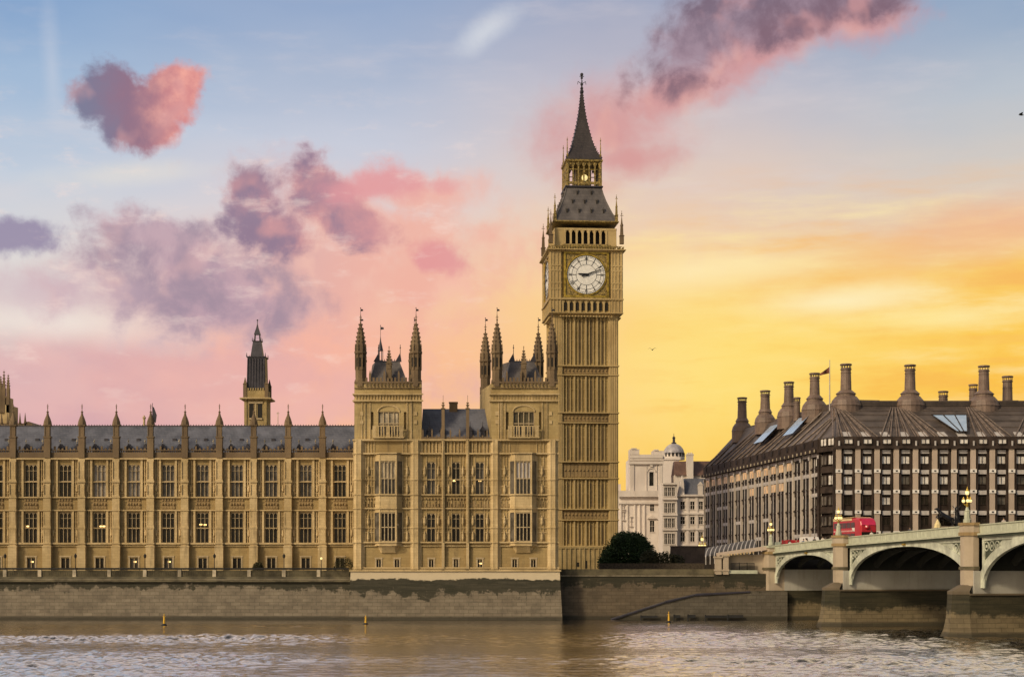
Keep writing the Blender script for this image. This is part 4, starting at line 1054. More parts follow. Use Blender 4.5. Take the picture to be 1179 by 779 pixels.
prof2 = [(3.55, 188.6), (3.55, 186.8), (3.15, 183), (2.50, 176), (1.95, 166), (1.40, 153), (.92, 140), (.60, 128), (.38, 117), (.22, 108), (.18, 100)]
q = MB().sq(0, 0, [(r, za(py)) for r, py in prof2]); spz = q.build('spire', M['spire_iron'], troot, origin=OT)
q = MB()
for a, b2 in zip(prof2[1:], prof2[2:]):
    for sx, sy in ((-1,-1),(1,-1),(-1,1),(1,1)):
        n = 3
        for k in range(n): f = k/n; r = a[0]+(b2[0]-a[0])*f; q.cbox(sx*r, sy*r, za(a[1])+(za(b2[1])-za(a[1]))*f, .16, .16, .22)
q.build('crocket', M['lead'], spz, origin=OT)
q = MB(); q.ball(0, 0, za(106), .42, 8, 6); q.tube((0,0,za(104)), (0,0,za(86)), .12, .06); q.ball(0, 0, za(97.5), .30, 8, 6)
for i in range(4):
    a = i*math.pi/2; p0 = (0, 0, za(97)); p1 = (.75*math.cos(a), .75*math.sin(a), za(94)); p2 = (.85*math.cos(a), .85*math.sin(a), za(97.5)); q.tube(p0, p1, .07, n=4); q.tube(p1, p2, .06, n=4)
q.ball(0, 0, za(90), .26, 8, 6); q.ball(0, 0, za(86), .34, 8, 6); q.cbox(0, 0, za(88.5), .9, .1, .12)
q.build('finial', M['lead'], spz, origin=OT)
# pinnacles round the top
for (r, b_, tp, s_) in ((6.95, 288, 250, .30), (6.05, 262, 231, .22), (3.35, 218, 196, .16), (3.3, 190, 163, .12)):
    for sx, sy in ((-1,-1),(1,-1),(-1,1),(1,1)):
        q = MB(); x, y = sx*r, sy*r; z0, z1 = za(b_), za(tp); hh = z1-z0
        q.sq(x, y, [(s_*1.3, z0), (s_*1.3, z0+hh*.22), (s_*1.7, z0+hh*.24), (s_, z0+hh*.27), (s_*.8, z0+hh*.5), (.05, z0+hh*.8), (.03, z1)])
        q.cbox(x, y, z0+hh*.84, s_*2.2, .08, .1); q.ball(x, y, z0+hh*.9, .13, 6, 4); q.ball(x, y, z0+hh*.55, s_*1.2, 6, 4)
        q.build('pinnacle', M['giltstone'] if s_ < .25 else M['turret'], troot, origin=OT)
# low annex at the foot of the tower
q = MB().box(X(643,322), X(693,322), 322, 330, G, Z(630,322)); q.box(X(643,322), X(694,322), 321.8, 322, Z(631,322), Z(629,322))
for i in range(9): x = X(646+i*5.4,322); q.box(x-.12, x+.12, 321.8, 322, G, Z(631,322))
an = q.build('stone_annex', M['gold_stone']); tag(an, 'low stone building at the foot of the clock tower, just left of the round tree', 'building')
MB().box(X(672,322), X(676,322), 321.94, 321.97, Z(654,322), Z(645,322)).build('door', M['dark'], an)
mb = MB().box(X(664,322), X(667,322), 321.94, 321.97, Z(652,322), Z(647,322)); mb.build('window', M['glass'], an)

# ------------------------------------------------------------------ ventilation tower behind the wing
D = 305.0; x0 = X(294.4, D); zv2 = lambda py: Z(py, D)
root = empty('ventilation_tower', (x0, D+3, 7.3), label='square stone tower with a dark stepped lead spire rising behind the long wing roof', cat='tower')
O = (x0, D+3, 7.3); hw = 13.3*D/F; hw = 13.3/(F/D)
q = MB().sq(x0, D+hw, [(hw, 7.3), (hw, zv2(459))])
for sg in (-1, 1): q.box(x0+sg*hw*.86-.2, x0+sg*hw*.86+.2, D-.15, D, zv2(495), zv2(459))
q.build('shaft', M['gold_stone'], root, origin=O)
for dx_ in (-.36, .36):
    MB().box(x0+dx_*hw*1.0-.42, x0+dx_*hw*1.0+.42, D-.04, D-.01, zv2(481), zv2(464.5)).build('opening', M['dark'], root, origin=O)
q = MB().box(x0-.10, x0+.10, D-.1, D, zv2(481), zv2(463)); q.box(x0-1.2, x0+1.2, D-.2, D, zv2(483), zv2(481)); q.box(x0-1.3, x0+1.3, D-.15, D-.01, zv2(464.4), zv2(462)); q.build('mullion', M['mullion'], root, origin=O)
MB().sq(x0, D+hw, [(hw+.1, zv2(460.5)), (hw+.75, zv2(459.3)), (hw+.75, zv2(458)), (hw+.05, zv2(457))]).build('cornice', M['gold_light'], root, origin=O)
q = MB().sq(x0, D+hw, [(hw, zv2(457)), (hw, zv2(449))])
for i in range(9): xx = x0-hw+.3+i*(2*hw-.6)/8; q.box(xx-.12, xx+.12, D-.1, D+.2, zv2(449), zv2(446.5))
q.build('parapet', M['gold_stone'], root, origin=O)
for sx in (-1, 1):
    for sy in (0, 1):
        q = MB(); xx = x0+sx*(hw-.15); yy = D+.2+sy*(2*hw-.4); q.sq(xx, yy, [(.32, zv2(457)), (.32, zv2(442)), (.4, zv2(441.8)), (.25, zv2(441)), (.03, zv2(434))]); q.build('pinnacle', M['turret'], root, origin=O)
q = MB().sq(x0, D+hw, [(1.72, zv2(449)), (1.58, zv2(411)), (1.75, zv2(410.6)), (1.75, zv2(409.6))])
for i in range(7): xx = x0-1.5+i*.5; q.box(xx-.05, xx+.05, D+hw-1.78, D+hw-1.6, zv2(447), zv2(412))
for sx in (-1, 1):
    for sy in (-1, 1): q.tube((x0+sx*1.68, D+hw+sy*1.68, zv2(410)), (x0+sx*1.68, D+hw+sy*1.68, zv2(405.5)), .12, .03, n=5)
q.sq(x0, D+hw, [(1.1, zv2(409.6)), (.72, zv2(392)), (.85, zv2(391.6)), (.85, zv2(391))])
for sx in (-1, 1):
    for sy in (-1, 1): q.tube((x0+sx*.8, D+hw+sy*.8, zv2(391)), (x0+sx*.8, D+hw+sy*.8, zv2(387)), .09, .02, n=5)
for sx in (-1, 1):
    for sy in (-1, 1): q.tube((x0+sx*.48, D+hw+sy*.48, zv2(391)), (x0+sx*.40, D+hw+sy*.40, zv2(383)), .09, n=4)
q.sq(x0, D+hw, [(.55, zv2(383.4)), (.50, zv2(382)), (.18, zv2(375)), (.06, zv2(371)), (.05, zv2(366))]); q.ball(x0, D+hw, zv2(366.5), .16, 6, 4)
q.build('lead_spire', M['lead'], root, origin=O)

# ------------------------------------------------------------------ abbey tower and low roof at the far left
D = 430.0
root = empty('abbey_tower', (X(2, D), D, 7.3), label='distant stone church tower with tall pinnacles at the far left edge', cat='tower'); O = (X(2, D), D, 7.3)
q = MB().box(X(-20,D), X(6,D), D, D+7, 7.3, Z(456,D)); q.box(X(6,D)+.003, X(11,D), D-.4, D+7.4, 7.3, Z(466,D)); q.box(X(-20,D), X(7,D), D-.3, D, Z(458,D), Z(456,D)); q.build('shaft', M['gold_light'], root, origin=O)
for px, tp in ((-8, 424), (0.8, 432), (4.6, 425), (9.5, 430)):
    q = MB(); x = X(px, D); q.box(x-.4, x+.4, D-.4, D+.4, Z(475,D), Z(447,D)); spire(q, x, D, Z(447,D), Z(tp,D), .5, 4, 5); q.build('pinnacle', M['turret'], root, origin=O)
D = 330.0
q = MB(); q.box(X(-10,D), X(30,D), D, D+8, 7.3, Z(487,D)); q.prism([(X(28,D), Z(500,D)), (X(41,D), Z(500,D)), (X(40,D), Z(490,D)), (X(33,D), Z(485,D)), (X(28,D), Z(485.5,D))], D, D+8)
for px in (2, 9, 23, 29): q.lathe(X(px,D), D, [(.3, Z(487,D)), (.2, Z(484,D)), (.03, Z(475,D))], 5)
tag(q.build('stone_hall', M['turret']), 'low stone roofline with thin pinnacles behind the wing at far left', 'building')
for px, tp, nm, lb in ((166, 478, 'chimney_pot', 'small chimney pot between pinnacles behind the wing roof, left of the flag shape'),):
    x = X(px, 292); q = MB(); q.lathe(x, 292, [(.3, Z(494,292)), (.3, Z(489,292)), (.2, Z(488.8,292)), (.2, Z(482,292)), (.3, Z(481.5,292)), (.3, Z(480,292)), (.12, Z(479.5,292)), (.12, Z(478,292))], 8); tag(q.build(nm, M['gold_light']), lb, 'chimney')
x = X(320, 292); q = MB().tube((x, 292, Z(494,292)), (x, 292, Z(474,292)), .06); q.cbox(x, 292, Z(476,292), .5, .06, .1); tag(q.build('roof_mast', M['coping']), 'thin pale mast on the roofline right of the lead spired tower', 'mast')

# ------------------------------------------------------------------ white buildings between tower and glass block
def sashes(specs, root, O, Yf, pane='glass'):
    for (cx, cz, w_, h_) in specs:
        window('sash', w_, h_, root, (cx-O[0], Yf-O[1], cz-O[2]), pane)
D = 420.0; a_ = lambda px: X(px, D); e_ = lambda py: Z(py, D)
root = empty('baroque_building', (a_(740), D, 7.3), label='white baroque building with arched window and heavy cornice behind the round tree', cat='building'); O = (a_(740), D, 7.3)
hl = [(a_(747.6), a_(752.6), e_(559), e_(543))]
lo = [(a_(748), a_(752.5), e_(588), e_(580.5)), (a_(747.8), a_(752.8), e_(612), e_(599))]
mb = MB().wall(a_(725), a_(763), e_(566), e_(527.5), D, hl, .4); mb.wall(a_(712.5), a_(762), 7.3, e_(566.3), D-1.4, lo, .5)
mb.box(a_(725), a_(763), D+.6, D+14, e_(566), e_(527.5)); mb.box(a_(712.5), a_(762), D-.8, D+12, 7.3, e_(566.3)); mb.box(a_(725), a_(725)+.3, D+.003, D+.6, e_(566), e_(527.5)); mb.box(a_(763)-.3, a_(763), D+.003, D+.6, e_(566), e_(527.5))
mb.box(a_(762)-.3, a_(762), D-1.397, D-.8, 7.3, e_(566.3))
mb.build('wall', M['white_stone'], root, origin=O)
MB().box(a_(747.6), a_(752.6), D+.35, D+.4, e_(559), e_(543)).build('window', M['glass'], root, origin=O)
for h_ in lo: window('sash', h_[1]-h_[0], h_[3]-h_[2], root, ((h_[0]+h_[1])/2-O[0], -1.4, h_[2]-O[2]), 'glass')
for px, w_, py, hh in ((717.5, 2.6, 598, 9), (717.5, 2.6, 586, 8), (726, 3, 605, 10)): window('sash', w_*D/F, hh*D/F, root, (a_(px)-O[0], -1.42-.36, e_(py)-O[2]), 'glass_mid')
q = MB()
pts = [(a_(750)+1.05*math.cos(R(a)), e_(543)+.9*math.sin(R(a))) for a in range(0, 181, 20)]
for p_, q_ in zip(pts, pts[1:]): q.tube((p_[0], D-.05, p_[1]), (q_[0], D-.05, q_[1]), .17, n=5)
q.cbox(a_(750), D-.2, e_(537), .7, .4, .6); q.box(a_(744), a_(744.6), D-.2, D, e_(566), e_(532)); q.box(a_(756), a_(756.6), D-.2, D, e_(566), e_(532))
q.box(a_(725.5), a_(730), D-.25, D, e_(566), e_(532)); q.box(a_(759), a_(762.5), D-.25, D, e_(566), e_(532))
q.prism([(a_(744.5), e_(597)), (a_(756), e_(597)), (a_(750.2), e_(592.5))], D-1.9, D-1.403)
for px in (714.5, 722, 730.5, 736, 741.5): q.lathe(a_(px), D-1.4, [(.36, e_(618)), (.32, e_(581))], 10)
q.box(a_(725), a_(736), D-.3, D+5, e_(523), e_(517)); q.box(a_(727), a_(733), D-.5, D+5, e_(517), e_(515.7)); q.box(a_(752), a_(766), D+2, D+6, e_(527), e_(518)); q.box(a_(754), a_(759), D+1.8, D+6, e_(518), e_(516.5))
q.box(a_(725), a_(763), D-.2, D+5, e_(527.2), e_(523))
q.build('pilasters_and_gable', M['cream'], root, origin=O)
for y0_, py, hh, pj, xa, xb in ((D, 532.5, .7, .6, 725, 763), (D, 529, .3, .3, 725, 763), (D-1.4, 568.5, 1.5, .9, 711.5, 763), (D-1.4, 579, .5, .5, 711.5, 763), (D, 565.8, .4, .3, 725, 763)):
    MB().box(a_(xa)-.2, a_(xb)+.2, y0_-pj, y0_-.004, e_(py)-hh/2, e_(py)+hh/2).build('cornice', M['cream'], root, origin=O)
q = MB().box(a_(705), a_(716), D+4, D+12, 7.3, e_(556)); q.box(a_(706), a_(711), D+4, D+9, e_(556), e_(552)); tag(q.build('white_annex', M['white_stone']), 'sliver of a white building close beside the clock tower shaft', 'building')
# domed building behind
D = 450.0; a_ = lambda px: X(px, D); e_ = lambda py: Z(py, D)
root = empty('domed_building', (a_(777), D+8, 7.3), label='pale grey dome with lantern finial above white blocks', cat='building'); O = (a_(777), D+8, 7.3)
q = MB().box(a_(762), a_(782), D, D+14, 7.3, e_(527)); q.box(a_(760), a_(783), D-.3, D, e_(529), e_(526)); q.build('wall', M['white_stone'], root, origin=O)
r = 12.3*D/F; z0 = e_(526); xd = a_(777.5); yd = D+4
q = MB().lathe(xd, yd, [(r*1.02, z0-.5), (r*1.02, e_(522))], 24); q.build('drum', M['cream'], root, origin=O)
q = MB().lathe(xd, yd, [(r*math.cos(R(a)), e_(522)+(e_(509)-e_(522))*math.sin(R(a))*1.0) for a in (0,12,25,38,50,62,74,84)]+[(.02, e_(508.7))], 24); q.build('dome', plain('pale_lead_dome', (.36,.34,.36), .45), root, origin=O, smooth=True)
q = MB()
for i in range(10):
    a = -math.pi/2+(i-4.5)*.36; mm = Matrix.Translation((xd, yd, 0)) @ Matrix.Rotation(a, 4, 'Z'); q.M = mm; q.box(r*.93, r*1.03, -.28, .28, e_(524.5), e_(520.3)); q.M = None
q.build('window', M['dark'], root, origin=O)
q = MB().lathe(xd, yd, [(.7, e_(509)), (.7, e_(508)), (.35, e_(507.5)), (.35, e_(503)), (.5, e_(502.5)), (.1, e_(500.5)), (.06, e_(497.5))], 8); q.build('finial', M['lead'], root, origin=O)
# mansion block B
D = 400.0; a_ = lambda px: X(px, D); e_ = lambda py: Z(py, D)
root = empty('mansion_block', (a_(790), D, 7.3), label='white mansion block with dark mansard roof and bay windows left of the dark glass-and-stone office', cat='building'); O = (a_(790), D, 7.3)
bay = [(762, 779), (779, 816)]
hl1 = [(a_(c)-w_/2, a_(c)+w_/2, e_(b_), e_(t_)) for c, w_ in ((786, 1.0), (797.3, 1.0), (807, .9)) for b_, t_ in ((586, 577), (603, 594.5), (623, 612))]
hl2 = [(a_(c)-w_/2, a_(c)+w_/2, e_(b_), e_(t_)) for c, w_ in ((766, .7), (770.2, .7), (774.5, .7)) for b_, t_ in ((590, 579), (607, 596.5), (626, 614), (571, 561))]
q = MB().wall(a_(779), a_(816), 7.3, e_(570), D, hl1, .5); q.box(a_(779), a_(816), D+.52, D+14, 7.3, e_(570)); q.wall(a_(762.3), a_(779), 7.3, e_(556), D-1.5, hl2, .4); q.box(a_(762.3), a_(779), D-1.05, D+10, 7.3, e_(556)); q.box(a_(779)-.2, a_(779), D-1.497, D-1.05, 7.3, e_(556)); q.box(a_(762.3), a_(762.3)+.2, D-1.497, D-1.05, 7.3, e_(556))
q.build('wall', M['cream'], root, origin=O)
for h_ in hl1: window('sash', h_[1]-h_[0], h_[3]-h_[2], root, ((h_[0]+h_[1])/2-O[0], 0, h_[2]-O[2]), 'glass')
for h_ in hl2: window('sash', h_[1]-h_[0], h_[3]-h_[2], root, ((h_[0]+h_[1])/2-O[0], -1.5, h_[2]-O[2]), 'glass_mid')
for py, pj in ((570, .6), (590.8, .35), (608.8, .35), (627, .3)): MB().box(a_(779)+.01, a_(816), D-pj, D-.004, e_(py)-.22, e_(py)+.22).build('cornice', M['white_stone'], root, origin=O)
for py, pj in ((557, .5), (574.5, .45), (592.5, .35), (609.5, .35)): MB().box(a_(762), a_(779)+.1, D-1.5-pj, D-1.504, e_(py)-.2, e_(py)+.2).build('cornice', M['white_stone'], root, origin=O)
q = MB()
for c in (781, 791.5, 802, 812): q.box(a_(c)-.3, a_(c)+.3, D-.18, D-.004, 7.4, e_(571))
q.build('pilaster', M['white_stone'], root, origin=O)
rf_ = MB().rings([[(a_(785), D+.6, e_(569)), (a_(820), D+.6, e_(569)), (a_(820), D+13, e_(569)), (a_(785), D+13, e_(569))], [(a_(788.5), D+2.4, e_(550)), (a_(820), D+2.4, e_(550)), (a_(820), D+11, e_(550)), (a_(788.5), D+11, e_(550))]]).build('roof', M['slate'], root, origin=O)
q = MB().box(a_(804), a_(809.5), D+.3, D+1.6, e_(569), e_(558)); q.prism([(a_(803.4), e_(558)), (a_(810.2), e_(558)), (a_(806.8), e_(554))], D+.2, D+1.8); dm = q.build('dormer', M['cream'], rf_, origin=O)
q = MB().prism([(a_(781), e_(570)), (a_(788), e_(570)), (a_(787.5), e_(556)), (a_(785.6), e_(547)), (a_(783.4), e_(556))], D-.1, D+1.5); q.build('gable', M['white_stone'], root, origin=O)
# taller roof behind with chimney
D = 415.0; a_ = lambda px: X(px, D); e_ = lambda py: Z(py, D)
root = empty('red_roofed_house', (a_(795), D+5, 7.3), label='dark brown roofed house with a tall pale chimney just left of the bronze roof', cat='building'); O = (a_(795), D+5, 7.3)
MB().box(a_(779), a_(822), D+4, D+14, 7.3, e_(545)).build('wall', M['cream'], root, origin=O)
MB().rings([[(a_(779), D+3.5, e_(546)), (a_(822), D+3.5, e_(546)), (a_(822), D+15, e_(546)), (a_(779), D+15, e_(546))], [(a_(780), D+7, e_(528.5)), (a_(822), D+7, e_(528.5)), (a_(822), D+11, e_(528.5)), (a_(780), D+11, e_(528.5))]]).build('roof', slatemat('brown_tile_roof', (.10,.055,.04), (.13,.075,.055)), root, origin=O)
q = MB().box(a_(792.3), a_(799.5), D+2.4, D+5, 7.3, e_(523)); q.box(a_(791.8), a_(800), D+2.3, D+5.1, e_(523), e_(521.5))
for k in range(3): q.lathe(a_(793.8+k*2.2), D+3.6, [(.22, e_(521.5)), (.18, e_(519.5))], 6)
q.build('chimney', M['cream'], root, origin=O)
# ------------------------------------------------------------------ round tree, hedge, hoarding
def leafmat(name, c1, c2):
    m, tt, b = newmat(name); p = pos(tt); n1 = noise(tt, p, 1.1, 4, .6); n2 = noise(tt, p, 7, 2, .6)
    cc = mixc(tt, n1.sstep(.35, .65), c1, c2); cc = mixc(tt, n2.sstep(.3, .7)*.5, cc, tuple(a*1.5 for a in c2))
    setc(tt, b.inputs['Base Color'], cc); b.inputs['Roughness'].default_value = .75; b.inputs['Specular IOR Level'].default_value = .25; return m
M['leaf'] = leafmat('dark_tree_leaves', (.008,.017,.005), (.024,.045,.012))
M['hedge'] = leafmat('brown_green_hedge', (.022,.024,.010), (.040,.038,.016))
M['bark'] = plain('bark', (.06,.045,.03), .9, 0, .3, 3)
def foliage(blobs, n, size, seed=1):
    rnd = random.Random(seed); q = MB(); tot = sum(b_[3]*b_[4]*b_[5] for b_ in blobs)
    for (bx, by, bz, rx, ry, rz) in blobs:
        for _ in range(int(n*rx*ry*rz/tot)):
            while True:
                u = Vector((rnd.uniform(-1,1), rnd.uniform(-1,1), rnd.uniform(-1,1)))
                if .2 < u.length < 1: break
            u = u.normalized()*(u.length**.28)*(1+rnd.gauss(0,.085))
            c_ = Vector((bx+u.x*rx, by+u.y*ry, bz+u.z*rz)); s_ = size*rnd.uniform(.6, 1.4)
            a = Vector((rnd.gauss(0,1), rnd.gauss(0,1), rnd.gauss(0,1))).normalized(); b2 = a.orthogonal().normalized()
            q.add([c_-a*s_, c_+b2*s_*.5, c_+a*s_, c_-b2*s_*.5], [(0,1,2,3)])
    return q
D = 300.0; tx = X(724, D)
root = empty('round_tree', (tx, D, 7.3), label='large round dark green tree at the foot of the clock tower', cat='tree'); O = (tx, D, 7.3)
bl = [(tx, D, 10.4, 3.9, 3.8, 3.9), (tx-3.0, D-.5, 9.6, 2.0, 2.4, 2.5), (tx+2.7, D-.6, 10.1, 2.0, 2.4, 2.6), (tx-1.9, D-1.5, 12.0, 1.3, 1.3, 1.3), (tx+.3, D-1.2, 13.4, 1.3, 1.3, 1.0), (tx+2.4, D-1.4, 12.3, 1.1, 1.1, 1.0), (tx-1.0, D-1, 12.6, 2.1, 2, 1.9), (tx+1.3, D-1, 12.2, 2.2, 2, 1.9), (tx-.4, D-2.2, 10.5, 2.4, 1.8, 2.4), (tx+3.6, D, 8.6, 1.8, 2, 2.2), (tx-4.0, D, 8.6, 1.5, 2, 2.0)]
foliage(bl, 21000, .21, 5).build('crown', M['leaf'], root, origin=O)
q = MB().tube((tx, D, 7.0), (tx, D, 10.5), .35, .22, 8)
for i in range(6): a = i*1.05; q.tube((tx, D, 8.6+i*.2), (tx+2.2*math.cos(a), D+2.2*math.sin(a), 10.5+.3*i), .14, .04)
q.build('trunk', M['bark'], root, origin=O)
x0, x1 = X(742, 290), X(783, 290)
q = foliage([(x0+(i+.5)*(x1-x0)/7, 290, 8.6+.25*math.sin(i*2.1), 1.3, 1.1, 2.4-.08*i) for i in range(7)], 7000, .17, 8)
hd = q.build('hedge', M['hedge']); tag(hd, 'low brownish green hedge growing to the right of the round tree', 'hedge')
MB().box(x0, x1, 289.9, 290.1, 7.2, 9.0).build('branches', M['bark'], hd)
# low dark wall in front
q = MB().box(X(690,283), X(823,283), 283, 283.4, 7.2, Z(648,283)); 
tag(q.build('low_wall', M['bark']), 'low dark brown garden wall in front of the round tree and hoarding', 'wall')
q = MB().box(X(772,295), X(818,295), 295, 295.4, 7.2, Z(629,295)); q.box(X(771.5,295), X(818.5,295), 294.9, 295.5, Z(629,295), Z(628,295))
for i in range(16): x = X(774,295)+i*.43; q.box(x-.03, x+.03, 294.93, 294.997, 7.3, Z(629.5,295))
tag(q.build('hoarding', plain('brown_hoarding', (.075,.055,.045), .8)), 'plain dark brown hoarding between the hedge and the glass canopies', 'fence')

# terrace bushes and lamps
for i, (px, w_, tp, lb) in enumerate(((396.5, 12.5, 641.5, 'large dark clipped shrub on the terrace against the left side of the pavilion'), (297, 6.5, 647, 'small dark clipped shrub on the terrace in front of the wing'))):
    x = X(px, 270); hw = w_/(F/270)
    o = empty('terrace_shrub', (x, 270, 7.35), label=lb, cat='shrub', group='clipped shrubs on the terrace')
    foliage([(x, 270, 7.6, hw, .9, Z(tp,270)-7.6), (x-hw*.4, 270, 7.7, hw*.6, .8, (Z(tp,270)-7.8)), (x+hw*.4, 270, 7.7, hw*.6, .8, (Z(tp,270)-7.8))], 2600, .10, 20+i).build('foliage', M['hedge'], o, origin=(x, 270, 7.35))
    MB().tube((x, 270, 7.35), (x, 270, 8.2), .08).build('stem', M['bark'], o, origin=(x, 270, 7.35))
lamp_lab = {6: 'terrace lamp post at the far left end of the terrace', 87: 'second terrace lamp post from the left', 167: 'third terrace lamp post from the left', 247: 'fourth terrace lamp post from the left, beside the small shrub', 327: 'fifth terrace lamp post from the left, right of the small shrub'}
first = None
for px, lb in lamp_lab.items():
    x = X(px, 267.7)
    if first is None:
        first = empty('terrace_lamp', (x, 267.65, 7.35), label=lb, cat='lamp post', group='dark lamp posts along the terrace')
        q = MB().lathe(0, 0, [(.16, 0), (.14, .3), (.07, .4), (.055, 2.3), (.12, 2.35)], 8); q.build('post', M['iron'], first)
        q = MB().lathe(0, 0, [(.13, 2.36), (.2, 2.5), (.24, 2.8), (.1, 2.95), (.02, 3.15)], 6); q.build('lantern', M['iron'], first)
    else: dup(first, (x, 267.65, 7.35), None, None, lb)
x = X(370, 269.5); o = empty('globe_lamp', (x, 269.5, 7.35), label='single lit white globe lamp on the terrace near the large shrub', cat='lamp post')
MB().lathe(0, 0, [(.12, 0), (.06, .2), (.045, 2.15)], 8).build('post', M['iron'], o); MB().ball(0, 0, 2.3, .19, 10, 8).build('globe', M['lampglow'], o)

# ------------------------------------------------------------------ the dark office block with tall chimneys
D = 290.0; pmp = F/D; GX = 8.2
eave = 28.8; ridge = 37.6
A_ = Vector((X(965, D), D)); Bc = Vector((X(943.5, 295), 295)); Cc = Vector((42.9, 376)); Ex = X(1290, D)
root = empty('office_block', (X(1070, D), D, 7.3), label='large dark bronze and stone office block with steep roof and tall ventilation chimneys', cat='office building'); O = (X(1070, D), D, 7.3)
# core body
core = [(A_.x, A_.y+.7), (Ex, D+.7), (Ex, D+34), (Cc.x+22, Cc.y+2), (Cc.x+.6, Cc.y+.2), (Bc.x+.6, Bc.y+.4)]
MB().slab(core, 7.3, eave).build('wall', M['bronze'], root, origin=O)
cen = [976.4+22.1*k for k in range(0, 14)]
floors = [(533.8,524.2,521.8,517.6), (557.3,547.6,545.4,540.6), (580.8,571.4,569.0,564.2), (604.4,595.0,592.5,587.6), (628,618.6,616,611.2)]
nwin = 0
random.seed(11)
blind = {}
for k, c in enumerate(cen):
    x = X(c, D); wd = 10.2/pmp
    for fi, (b_, t_, sb, st_) in enumerate(floors):
        r_ = random.random()
        pn = 'port_blind' if (fi == 0 and r_ < .85) or (fi == 1 and r_ < .62) or (fi == 2 and r_ < .12) else ('glass_mid' if fi <= 1 or (fi == 2 and r_ < .3) else 'port_glass')
        lm = [(-.35, .9), (.2, .7)] if (k == 4 and fi == 1) else ([(.2, .9)] if (k == 5 and fi == 0) else None)
        o = window('office', wd, Z(t_,D)-Z(b_,D), root, (x-O[0], .25, Z(b_,D)-O[2]), pn, 0, lm); nwin += 1
    for fi, (b_, t_, sb, st_) in enumerate(floors):
        MB().box(x-wd/2, x+wd/2, D+.1, D+.5, Z(sb,D), Z(st_,D)).build('light_shelf', M['shelf'], root, origin=O)
    for b_, t_, sb, st_ in floors:
        q = MB(); q.box(x-1.02, x+1.02, D+.35, D+.69, Z(b_+6.5,D), Z(b_+.6,D)); 
        for j in range(4): q.box(x-.95, x+.95, D+.28, D+.36, Z(b_+1.5+j*1.3,D), Z(b_+1.1+j*1.3,D))
        q.build('spandrel', M['bronze'], root, origin=O)
pil = [c-11.05 for c in cen]+[cen[-1]+11.05]
for c in pil[:]:
    x = X(c, D)
    q = MB().box(x-.44, x+.44, D-.35, D+.69, 7.3, Z(513.5,D))
    q.build('pilaster', M['pier_stone'], root, origin=O)
    for py in (542, 565.5, 589.2, 613):
        pl_ = MB().box(x-.56, x+.56, D-.50, D-.352, Z(py+2,D), Z(py-2,D)).build('node_block', M['white_paint'], root, origin=O)
        MB().box(x-.16, x+.16, D-.56, D-.502, Z(py+.7,D), Z(py-.9,D)).build('node_pin', M['dark'], pl_, origin=O)
    q = MB()
    for sg in (-1, 1): q.box(x+sg*.75-.14, x+sg*.75+.14, D-.1, D+.69, 7.3, Z(514,D))
    q.build('bronze_fin', M['bronze'], root, origin=O)
# eave band and attic windows (right face)
MB().box(A_.x-.5, Ex, D-.6, D+.5, Z(516.5,D), Z(513.2,D)).build('eaves', M['bronze'], root, origin=O)
for c in pil:
    x = X(c, D); MB().box(x-.14, x+.14, D-.66, D-.602, Z(513.0,D), Z(507.5,D)).build('gutter_spout', M['shelf'], root, origin=O)
MB().box(A_.x-.2, Ex, D-.25, D+.9, Z(513.2,D)+.003, Z(502.5,D)).build('attic', M['bronze'], root, origin=O)
za0 = Z(503, D)
for k, c in enumerate(cen):
    x = X(c, D); wd = 10.2/pmp
    window('office', wd, Z(504.8,D)-Z(511,D), root, (x-O[0], -.42, Z(511,D)-O[2]), 'port_blind'); nwin += 1
# main roof, right part: slope from (D-.3, za0) to ridge line (D+11, ridge)
YR = D+11
slope = lambda f: (D+.2+(YR-D-.2)*f, za0+(ridge-.9-za0)*f)
def quadroof(q, pts): q.add(pts, [tuple(range(len(pts)))])
L0 = Vector((Bc.x+.1, Bc.y, 0)); L1 = Vector((Cc.x+.1, Cc.y, 0))
RA = Vector((X(972, YR)+.0, YR)); RC = Vector((48.9, 364.0))     # ridge corner, ridge end of left arm
rf_ = MB()
e_c = (A_.x-.2, D+.2, za0); e_b = (Bc.x, Bc.y, za0); e_e = (Ex, D+.2, za0); e_l = (Cc.x, Cc.y, za0)
r_c = (RA.x, RA.y, ridge-.9); r_e = (Ex, YR, ridge-.9); r_l = (RC.x, RC.y-2, ridge+.3)
rf_.add([e_c, e_e, r_e, r_c], [(0,1,2,3)]); rf_.add([e_b, e_c, r_c], [(0,1,2)]); rf_.add([e_l, e_b, r_c, r_l], [(0,1,2,3)])
bk = (Cc.x+20, Cc.y+2, za0); bk2 = (Ex, D+34, za0); rb = (RC.x+6, RC.y-2, ridge+.3); r2_ = (Ex, YR+10, ridge-.9); rk = (RA.x+9, RA.y+9, ridge-.9)
rf_.add([e_l, r_l, rb, bk], [(0,1,2,3)]); rf_.add([bk, rb, rk, r2_, bk2], [(0,1,2,3,4)]); rf_.add([r_l, r_c, r_e, r2_, rk, rb], [(0,1,2,3,4,5)])
roof = rf_.build('roof', M['bronze_roof'], root, origin=O)
# flat topped ridge louvres
q = MB().box(RA.x+.5, Ex, YR+.4, YR+7, ridge-1.2, ridge+.35)
for j in range(4): q.box(RA.x+.4, Ex, YR+.25, YR+.4, ridge-.9+j*.32, ridge-.75+j*.32)
dR = (RC-RA).normalized(); nR = Vector((-dR.y, dR.x))
LR = (RC-RA).length
q.M = Matrix.Translation((RA.x, RA.y, 0)) @ Matrix.Rotation(math.atan2(dR.y, dR.x), 4, 'Z')
q.box(1, LR-1, -7, -.5, ridge-1.0, ridge+.6); q.M = None
q.build('ridge_louvre', M['bronze_roof'], roof, origin=O)
